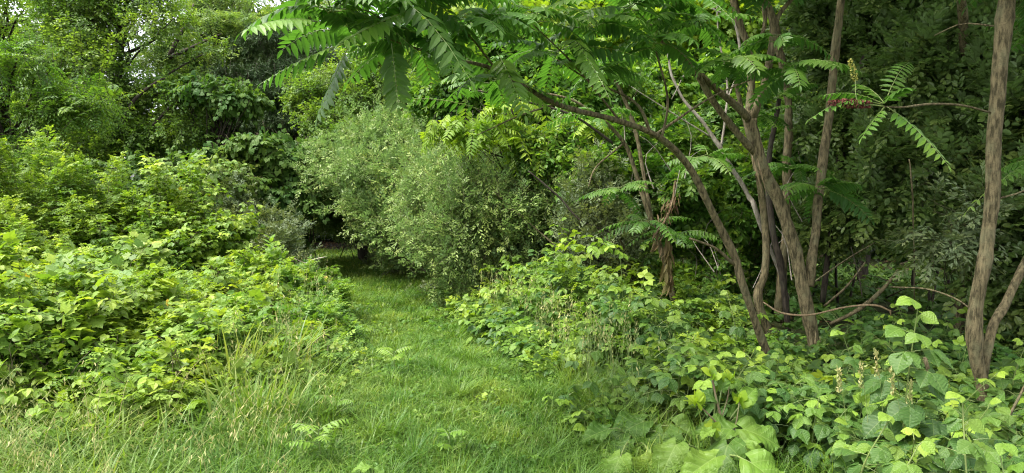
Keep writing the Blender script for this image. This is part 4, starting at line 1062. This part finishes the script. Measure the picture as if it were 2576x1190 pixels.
dead("arching_cane", "thin grey cane arching from the right trunk into the hollow", 'bark', [[(2444, 778, 4.9, 6), (2400, 750, 5.1, 6), (2330, 727, 5.3, 6), (2240, 722, 5.6, 5)]], "branch")
dead("dead_branch", "thin straight dead twig leaning up from behind the forked sumac", 'bark', [[(2045, 712, 6.6, 5), (2090, 680, 6.6, 5), (2150, 640, 6.7, 5), (2200, 610, 6.8, 3)]])
dead("dead_branch", "thin bare twig bent over the splintered branch", 'darkbark', [[(2140, 620, 6.5, 3), (2160, 690, 6.45, 4), (2170, 750, 6.4, 4)]])
dead("dead_branch", "long dark bare twig parallel to the sprawling sumac branch, just under it", 'darkbark', [[(1200, 228, 7.0, 6), (1320, 255, 7.1, 7), (1440, 290, 7.2, 8), (1540, 360, 7.3, 10)]])
dead("dead_branch", "dark bare branch crossing the shaded olive bush above the raspberries", 'darkbark', [[(1330, 430, 8, 5), (1400, 490, 8, 7), (1470, 560, 8, 7), (1600, 600, 8, 6)]])
dead("dead_branch", "broken leaning pole coming out of the dark hollow before the upright shrub", 'bark', [[(1470, 690, 8.6, 8), (1420, 640, 8.6, 7), (1330, 560, 8.7, 5), (1230, 470, 8.8, 3)]])
dead("dead_branch", "short upright bare trunk behind the narrow leaved shrub", 'bark', [[(1590, 720, 8.0, 12), (1575, 640, 8.1, 14), (1560, 600, 8.1, 12)]])
dead("dead_twigs", "pale bleached twigs sticking out at the mound's edge over the path", 'paleb', [[(742, 680, 9.3, 5), (780, 656, 9.3, 5), (818, 646, 9.3, 3)], [(776, 690, 9.3, 5), (780, 655, 9.3, 4), (782, 640, 9.3, 3)], [(772, 664, 9.3, 3), (740, 650, 9.3, 2)]], "twigs")
dead("dead_tree", "thin dark trunk far inside the hollow right of the forked sumac", 'darkbark', [[(2290, 900, 9.5, 12), (2300, 640, 9.5, 13), (2290, 400, 9.5, 14), (2275, 200, 9.5, 12)]], "tree")
dead("dead_branch", "reddish slender stem hanging below the red fruit branch", 'bark', [[(2300, 760, 6.5, 3), (2298, 560, 6.4, 5), (2292, 450, 6.3, 6), (2287, 400, 6.3, 4)]], "branch")
dead("leaning_stem", "bare stem leaning up from the bottom right corner", 'bark', [[(2500, 1120, 4.2, 9), (2540, 1040, 4.2, 9), (2600, 930, 4.3, 8)]], "branch")
dead("leaning_stem", "short dark stem leaning among the leaves under the tall raspberry cane", 'bark', [[(2330, 900, 4.9, 14), (2350, 970, 4.9, 14), (2385, 1040, 4.9, 12)]], "branch")

# ---------------------------------------------------------------- raspberry patch, front right
def patch_h(x, y):
    return np.interp(y, [3, 4, 6, 9], [.42, .5, .62, .75])
def in_patch(x, y):
    ok = x > pathc(y) + pathw(y) + np.interp(y, [3, 4, 5, 7, 9.5], [-.15, -.08, 0, -.08, -.1])
    for bx, by, br in ((1.2, 3.6, .56), (.8, 4.05, .42), (.7, 5.15, .35), (1.1, 3.2, .55), (.65, 3.4, .4), (.4, 5.2, .3), (.7, 6.4, .2)):
        ok &= (x - bx) ** 2 + (y - by) ** 2 > br * br
    return ok & ~((y > 6.7) & (x > 2.4))
def canes(n, xr, yr, kind, mat, name, label, size=1.0, hs=1.0, L=(.22, .36)):
    x = rnd(n, *xr); y = rnd(n, *yr)
    k = in_patch(x, y)
    x, y = x[k], y[k]
    m = len(x)
    edge = np.clip((x - (pathc(y) + pathw(y) - .1)) / .8, .35, 1)
    z = patch_h(x, y) * hs * edge * rnd(m, .3, 1.1) * np.interp(x, [1.3, 2.0, 4.5], [1, .62, .5]) * (1 + .55 * clump_noise(x, y, .55, 2))
    z = np.where((x > 1.25) & (x < 3.0) & (y > 4.5) & (y < 6.7), np.minimum(z * .55, .24), z)
    P = np.stack([x, y, z], -1)
    D = nrm(np.stack([R.normal(size=m) * .6, -.35 + R.normal(size=m) * .6, .75 + 0 * x], -1))
    L_ = rnd(m, *L)
    lv, st = Acc(), Acc()
    leafing(kind, P - D * L_[:, None] * .6, D, L_, lv, st, size, .003)
    tp = P - D * L_[:, None] * .6
    foot = np.stack([tp[:, 0] - D[:, 0] * .15, tp[:, 1] - D[:, 1] * .15, 0 * x], -1)
    C = np.stack([foot, (foot + tp) / 2 + D * .02, tp], 1)
    s2 = m // 3
    tubes(st, C[:s2], np.broadcast_to(np.array([.004, .0035, .003]), (s2, 3)), 4, .5)
    o = tag(lv.build(name, M[mat]), label, "undergrowth", kind="stuff")
    st.build("canes", M['stem'], o)
canes(2100, (-1.6, 5.2), (5.2, 10), 'rasp', 'rasp', "raspberry_thicket", "raspberry undergrowth around and behind the sumac feet", .95)
canes(950, (.1, 4.6), (3.3, 5.4), 'raspnear', 'raspnear', "raspberry_undergrowth", "near raspberry undergrowth below the right hand trunk", .95, .85)
canes(900, (-1.2, 2.4), (5.2, 8.8), 'rose', 'bramble', "small_leaved_bramble", "yellowish small leaved bramble between path and raspberries", 1.25, .95)
canes(260, (-1.6, 2.4), (4.6, 9.0), 'rasp', 'bramble', "bright_raspberry_shoots", "bright young raspberry shoots topping the undergrowth", .95, 1.45)

# taller canes rising through the undergrowth
lv, st = Acc(), Acc()
for i in range(95):
    y0 = R.uniform(3.2, 6.4); x0 = R.uniform(.5, 3.9)
    if not in_patch(np.array([x0]), np.array([y0]))[0]: continue
    hgt = R.uniform(.35, .75) * (1 if x0 < 2.2 else .8)
    if 1.25 < x0 < 3.0 and y0 > 4.3: hgt *= .45
    b = np.array([x0, y0, 0]); top = b + [R.normal() * .15, -.1 + R.normal() * .12, hgt]
    C = smooth_path([b, (b + top) / 2 + [0, .04, .03], top], 8)
    tubes(st, C[None], np.linspace(.005, .002, 8)[None], 5)
    k = 8; t = np.linspace(.35, 1, k); P = b + (top - b) * t[:, None]
    az = np.arange(k) * 2.4 + i
    Y = np.stack([np.cos(az), np.sin(az) - .15, .15 + 1.3 * t ** 6], -1)
    sz = R.uniform(.075, .105)
    P2, Y2, N2, S2, t2, c2, _ = spray(P, Y, .13 * (1.1 - .75 * t ** 3) * sz / .09, .2, 1, sz * (1.1 - .6 * t ** 4), 68, opp=True, roll=.3, grav=.5, jit=.12, t0=.85)
    place(lv, T_RASPN, P2, Y2, N2, S2, 1.05, np.clip(R.uniform(-.1, .3) + .7 * np.repeat(t, 3) ** 3 + .15 * t2, 0, 1))
    tubes(st, c2, np.broadcast_to(np.linspace(.002, .001, 5), c2.shape[:2]), 4)
o = tag(lv.build("raspberry_canes", M['raspnear']), "mass of raspberry canes with toothed leaves around the sumac feet", "undergrowth", kind="stuff")
st.build("canes", M['stem'], o)
tree("shade_tree", "dark leafed tree added over the hollow at the upper right to shade it", 'ovatenear', 'darkgrape', [ball(3.6, 9.4, 5.4, 2.2, 1.1), ball(6.6, 9.6, 5.4, 2.4, 1.2), ball(5.5, 12.5, 6.2, 2.8, 1.5)], 2600, (.3, .5), 1.3, base=(5.6, 10.8, 0), subs=12, subs_s=.42, r0=.09)  # canopy added here to keep light off the hollow floor

def cane(px, py_top, d, label, leafy=9, size=.1, base_px=None, kind='raspnear', lean=.08, tintlo=.28, group=None, mat='raspnear'):
    top = at(px, py_top, d); b = np.array([at(base_px or px + R.normal() * 20, 600, d)[0], d + R.normal() * .1, 0.0])
    root = empty("raspberry_cane", b, label, "raspberry cane", group)
    lv, st = Acc(), Acc()
    C = smooth_path([b, (b + top) / 2 + [R.normal() * lean * .5, 0, 0], top], 12)
    tubes(st, C[None], np.linspace(.006, .0025, 12)[None], 6)
    t = np.linspace(.22, 1, leafy)
    P = np.array([C[int(q * 11)] for q in t])
    az = np.arange(leafy) * 2.4 + R.random() * 6
    Y = np.stack([np.cos(az), np.sin(az) - .25, .2 + .9 * t ** 6], -1)
    Lp = .13 * (1.05 - .75 * t ** 3) * size / .1
    P2, Y2, N2, S2, t2, c2, _ = spray(P, Y, Lp, .2, 1, size * (1.1 - .4 * t ** 4), 66, opp=True, roll=.2, grav=.6, jit=.1, t0=.85)
    place(lv, T_RASPN, P2, Y2, N2 + np.array([0, -.35, .2]), S2, 1.15, np.clip(tintlo - .3 + .75 * np.repeat(t, 3) ** 2 + .1 * t2, 0, 1))
    tubes(st, c2, np.broadcast_to(np.linspace(.002, .001, 5), c2.shape[:2]), 4)
    lv.build("leaves", M[mat], root).location = tuple(-b); st.build("cane", M['stem'], root).location = tuple(-b)
G = "raspberry canes standing out of the undergrowth"
cane(2310, 765, 3.7, "tallest near raspberry cane with large bright leaves, before the dark hollow", 17, .125, 2305, group=G)
cane(2420, 1000, 3.0, "raspberry cane with bright toothed leaves low in the bottom right corner", 9, .09, 2440, group=G)
cane(2240, 1050, 3.1, "raspberry cane left of the corner one, bright leaves near the bottom edge", 8, .08, 2220, group=G)
cane(2120, 840, 4.6, "raspberry cane with leaves catching light, right beside the forked sumac's foot", 9, .1, 2150, group=G)
cane(2060, 1000, 3.9, "raspberry cane of light leaves between the burdock stalk and the grass spikes", 8, .08, 2060, group=G)
cane(1960, 900, 4.8, "raspberry cane with star-like bright tip at the curved sumac's foot", 8, .08, 1965, group=G)
cane(2310, 1120, 2.9, "lowest raspberry cane at the bottom edge under the tall one", 8, .085, 2320, group=G)
cane(1370, 690, 8.2, "tall raspberry cane before the dark hollow at the patch's far end", 9, .085, 1385, group=G, mat='bramble')
cane(1560, 720, 7.4, "raspberry cane in the middle of the patch before the upright shrub", 9, .085, 1560, group=G)
cane(1830, 740, 6.4, "raspberry cane with big leaves left of the curved sumac stem", 9, .1, 1850, group=G)
cane(1700, 760, 6.6, "raspberry cane before the thin sumac's foot", 9, .095, 1700, group=G)
cane(1590, 920, 5.3, "raspberry cane with drooping leaves above the burdock leaves", 8, .085, 1590, group=G)
cane(2510, 1120, 2.9, "raspberry cane cut by the right edge of the view at the bottom", 8, .09, 2540, group=G)

# ---------------------------------------------------------------- burdocks
def burdock(px, d, label, leaves_, stalk=None, mat='burdock'):
    """leaves_: (px, py, d, length, azimuth deg, pitch deg, roll) of each leaf's base point"""
    b = np.array([at(px, 600, d)[0], d, 0.0])
    root = empty("burdock_plant", b, label, "burdock", "burdock plants")
    st = Acc()
    for i, (x, y_, dd, L, az, el, ro) in enumerate(leaves_):
        p = at(x, y_, dd)
        a, e = rad(az), rad(el)
        Y = np.array([[math.cos(a) * math.cos(e), math.sin(a) * math.cos(e), math.sin(e)]])
        side = np.array([[-math.sin(a), math.cos(a), 0]])
        N = np.cross(Y, side) * -1
        N = N * (1 if N[0, 2] > 0 else -1) + side * ro
        lf = Acc(); place(lf, T_BUR[i % 3], p[None], Y, N, L * R.uniform(.7, .88), R.uniform(.85, 1.05), np.array([R.uniform(0, 1)]))
        lo = lf.build("leaf", M[mat], root, smooth=False); lo.location = tuple(-b)
        c = smooth_path([b + [0, 0, -.02], (b + p) / 2 + [0, 0, .05], p], 7)
        st = Acc(); tubes(st, c[None], np.linspace(.009, .004, 7)[None], 6)
        st.build("leaf_stalk", M['stem'], lo, smooth=True)
    if stalk:
        s_, tips_, lv = Acc(), Acc(), Acc()
        for q in stalk: limb(s_, [at(*p[:3]) for p in q], [px_r(p[3], p[2]) for p in q], 8, .1, .05, .04)
        s_.build("flower_stalk", M['purple'], root, smooth=True).location = tuple(-b)
        for q in stalk:
            tips_ = Acc()
            e = at(*q[-1][:3])
            k = 9; az = np.arange(k) * 2.4
            Y = np.stack([np.cos(az) * .6, np.sin(az) * .6, 1 - .5 * (np.arange(k) % 3)], -1)
            place(tips_, T_ROUND, np.repeat(e[None], k, 0), Y, rvec(k), rnd(k, .04, .085), 1.3)
            tips_.build("bud_cluster", M['lit'], root).location = tuple(-b)
    return root
burdock(1800, 3.9, "big near burdock with a branched purplish stalk and pale buds", [
    (1840, 1080, 3.8, .27, 182, 8, .9), (1830, 1120, 3.7, .36, 238, -32, .1), (1860, 1130, 3.7, .34, 292, -36, 0), (1870, 1080, 3.8, .32, 345, -12, -.6), (1850, 1050, 4.0, .32, 12, 12, -1.0), (1800, 1150, 3.4, .32, 205, -18, .5), (1890, 1165, 3.4, .32, 318, -22, -.2),
    (1800, 1005, 3.85, .13, 160, 40, .6), (1815, 980, 3.85, .14, 60, 50, -.5), (1865, 1015, 3.9, .17, 20, 42, -.9), (1880, 1120, 3.65, .13, 300, -10, 0), (1790, 1080, 3.75, .12, 215, -15, .4), (1960, 1030, 4.2, .3, 350, -5, -.8), (1700, 1120, 3.7, .26, 230, -28, .3)],
    stalk=[[(1842, 1190, 3.85, 13), (1830, 1130, 3.85, 12), (1815, 1060, 3.85, 10), (1800, 1000, 3.85, 8), (1790, 945, 3.85, 6)], [(1822, 1085, 3.85, 7), (1780, 1040, 3.8, 5), (1752, 1015, 3.8, 5)], [(1828, 1120, 3.85, 7), (1850, 1070, 3.85, 5), (1860, 1010, 3.85, 5)], [(1815, 1050, 3.85, 5), (1830, 1000, 3.9, 4), (1835, 960, 3.9, 4)], [(1835, 1150, 3.85, 6), (1810, 1110, 3.8, 5), (1795, 1085, 3.8, 5)]])
burdock(1600, 4.2, "broad burdock leaves at the path's edge left of the stalked burdock", [(1620, 1060, 4.2, .34, 200, -14, .5), (1670, 1090, 4.1, .34, 248, -32, .1), (1700, 1070, 4.2, .3, 325, -15, -.4), (1640, 1020, 4.5, .26, 165, 8, .8), (1580, 1110, 4.0, .22, 215, -28, .2), (1640, 1150, 3.8, .28, 235, -30, .2), (1720, 1020, 4.5, .26, 10, 10, -.9), (1560, 1150, 3.7, .26, 235, -30, .2), (1530, 1080, 4.1, .24, 200, -10, .6)])
burdock(1500, 5.4, "spreading dark burdock further along the path below the raspberries", [(1420, 985, 5.5, .25, 190, -8, .3), (1480, 990, 5.3, .24, 220, -10, -.3), (1560, 980, 5.3, .28, 260, -5, .2), (1600, 960, 5.5, .27, 340, 10, .3), (1520, 960, 5.6, .25, 120, 10, .3), (1400, 1000, 5.2, .18, 230, -15, .1), (1640, 970, 5.4, .25, 10, 0, -.4), (1560, 1010, 5.0, .2, 250, -25, .2)])
burdock(1470, 6.6, "burdock with one upright rounded leaf among the small leaved bramble", [(1450, 870, 6.5, .27, 95, 65, .2), (1490, 835, 6.7, .2, 160, 20, .3), (1500, 880, 6.4, .2, 330, 10, .2), (1560, 850, 6.5, .16, 20, 30, 0)])
burdock(930, 3.35, "small burdock seedling with pale leaf at the bottom edge of the path", [(930, 1175, 3.3, .1, 200, 10, .2), (940, 1180, 3.3, .09, 320, 15, .2)])

# ---------------------------------------------------------------- smaller plants of the path and its edges
lv, st = Acc(), Acc()
n = 1500
y = 3.0 + 10 * rnd(n) ** 1.4; x = pathc(y) + R.normal(size=n) * 1.1
k = clump_noise(x, y, 1.1, 9) + .5 * R.normal(size=n) > .1
x, y = x[k], y[k]; m = len(x)
P = on_ground(x, y, .03)
az = rnd(m, 0, 6.28)
leafing('rasp', P, np.stack([np.cos(az) * .8, np.sin(az) * .8, .75 + 0 * az], -1), rnd(m, .06, .14), lv, st, .42, .0012)
o = tag(lv.build("low_weeds", M['fresh']), "small broad leaved weeds scattered through the path grass", "weeds", kind="stuff")
st.build("stalks", M['stem'], o)
# taller fine grass and seed stalks beside the path
g, s_ = Acc(), Acc()
n = 9000
y = 4.2 + 9 * rnd(n) ** 1.3
sd_ = R.random(n) < .5
x = pathc(y) + np.where(sd_, -1, 1) * (pathw(y) + .05 + np.abs(R.normal(size=n)) * .35)
blades(g, on_ground(x, y), rnd(n, .2, .5), rnd(n, .004, .008), rnd(n, .3, 1.1), 4, tint=rnd(n, .1, .8))
tag(g.build("edge_grass", M['grass']), "knee high grass fringing both sides of the path", "grass", kind="stuff")
g, s_ = Acc(), Acc()
n = 330
y = 4.5 + 5 * rnd(n); x = pathc(y) + np.where(R.random(n) < .35, -1, 1) * (pathw(y) + .15 + np.abs(R.normal(size=n)) * .4)
b = on_ground(x, y); hh = rnd(n, .45, .75); az = rnd(n, 0, 6.28)
t = np.linspace(0, 1, 5)[None, :, None]
C = b[:, None] + UP * hh[:, None, None] * t + np.stack([np.cos(az), np.sin(az), 0 * az], -1)[:, None] * .12 * t ** 2
tubes(s_, C, np.full((n, 5), .0013), 3)
for q in range(7):
    place(g, T_LANC, C[:, -1] - UP * (.02 * q) + R.normal(size=(n, 3)) * .006, UP + R.normal(size=(n, 3)) * .35, rvec(n), rnd(n, .02, .035), 1.1)
o = tag(g.build("path_edge_seed_stalks", M['seed']), "thin grass stalks with pale seed tips along the path edges", "seed heads", kind="stuff")
s_.build("stalk", M['stem'], o)

# orchard grass spikes, each a thing
OG = "orchard grass stalks in the raspberries"
for px, py, d, lab in [(2205, 880, 3.7, "tallest orchard grass spike, upright before the forked sumac's foot"), (2165, 915, 3.7, "leaning orchard grass spike just left of the tallest one"), (2240, 930, 3.6, "orchard grass spike with knotted tufts right of the tallest one"), (2110, 930, 3.75, "outermost left orchard grass spike by the burdock"), (2290, 960, 3.6, "short orchard grass spike nearest the tall raspberry cane")]:
    top = at(px, py, d); b = np.array([top[0] + .06 * R.normal() + .04, d, 0.0])
    root = empty("orchard_grass", b, lab, "grass stalk", OG)
    s_, h_ = Acc(), Acc()
    C = smooth_path([b, (b + top) / 2 + [.03, 0, 0], top], 10)
    tubes(s_, C[None], np.linspace(.002, .001, 10)[None], 4)
    k = 70; tt = rnd(k, .78, 1.0)
    P = np.array([C[0] + (C[-1] - C[0]) * q for q in tt]) + R.normal(size=(k, 3)) * .006
    place(h_, T_LANC, P, UP + R.normal(size=(k, 3)) * .5, rvec(k), rnd(k, .014, .024), 1.6)
    h_.build("seed_head", M['seed'], root).location = tuple(-b); s_.build("stem", M['stem'], root).location = tuple(-b)

# broad bladed clumps, front left
BG = "broad bladed grass clumps front left"
for px, d, k, hgt, lab in [(560, 5.0, 150, .62, "broad bladed bright grass clump, biggest, in the middle of the tall grass"), (690, 5.3, 120, .6, "broad bladed grass clump next to the path side of the tall grass"), (430, 5.5, 90, .55, "broad bladed grass clump at the foot of the grapevine"), (620, 4.3, 90, .42, "lower broad bladed grass clump in front of the biggest one"), (60, 5.3, 90, .5, "broad bladed grass clump at the far left edge")]:
    b = np.array([at(px, 600, d)[0], d, 0.0])
    g = Acc(); a_ = rnd(k, 0, 6.28); r_ = rnd(k) * .28
    P = on_ground(b[0] + r_ * np.cos(a_) * 1.3, b[1] + r_ * np.sin(a_))
    blades(g, P, rnd(k, .6, 1.1) * hgt * 1.12, rnd(k, .014, .026), rnd(k, .15, .9), 7, az=a_ + R.normal(size=k) * .7, tint=rnd(k, .3, .9))
    tag(g.build("grass_clump", M['tallgrass'], None, origin=b), lab, "grass clump", BG)

# sumac seedlings beside the path
def seedling(px, py, d, label, n=6, L=.2, tint=.9):
    b = np.array([at(px, 600, d)[0], d, 0.0]); top = at(px, py, d)
    root = empty("sumac_seedling", b, label, "seedling", "sumac seedlings by the path")
    lv, st = Acc(), Acc()
    tubes(st, smooth_path([b, top], 5)[None], np.full((1, 5), .003), 5)
    az = np.arange(n) * 2.4 + R.random() * 6
    D = np.stack([np.cos(az), np.sin(az), .7 + 0 * az], -1)
    frond(lv, st, np.repeat(top[None], n, 0) - np.outer(np.linspace(0, .1, n), UP), D, L, .35, 7, .055, tint=tint)
    lv.build("leaves", M['fresh'], root).location = tuple(-b); st.build("stem", M['stem'], root).location = tuple(-b)
seedling(800, 1075, 3.7, "bright feathery sumac seedling at the bottom, left of the path")
seedling(845, 1005, 4.4, "small sumac seedling behind the bright one, reddish tips", 5, .16, .6)
seedling(1130, 1090, 3.9, "tiny sumac seedling in the middle of the path grass near the bottom", 4, .13)
seedling(990, 880, 5.6, "low sumac seedling in the path halfway along", 5, .2)
# a few yellowed leaves on the mound and tall grass
a = Acc()
P, D_, L_ = twigs([l for r in LM for l in r[4]], 60, (.05, .1), rough=.3, inner=.1)
P = P + D_ * .06
place(a, T_GRAPE, P, rvec(len(P)) + [0, -.4, -.2], UP + R.normal(size=P.shape) * .5, rnd(len(P), .04, .07), 1.0)
tag(a.build("yellowed_leaves", M['yellow']), "scattered yellowed leaves over the bramble mound", "leaves", kind="stuff")
# dark understorey litter
a = Acc(); k = 5000
ly = rnd(k, 6, 17); P = on_ground(np.where(np.arange(k) % 2, rnd(k, -1, 9), pathc(ly + 6) + R.normal(size=k) * .6), ly, .01); P[::2, 1] = 16.3 + rnd(len(P[::2]), 0, 7); P[::2, 0] = pathc(P[::2, 1]) + R.normal(size=len(P[::2])) * .7; P[:, 2] = gz(P[:, 0], P[:, 1]) + .015
place(a, T_DIA, P, rvec(k) * [1, 1, .2], UP + R.normal(size=(k, 3)) * .4, rnd(k, .05, .1), 1.3, rnd(k, 0, .6))
tag(a.build("leaf_litter", M['dry']), "fallen dry leaves in the shaded hollow and the tunnel where the path ends", "leaf litter", kind="stuff")
print("TRIS", sum(len(o.data.polygons) for o in COL.objects if o.type == 'MESH'))
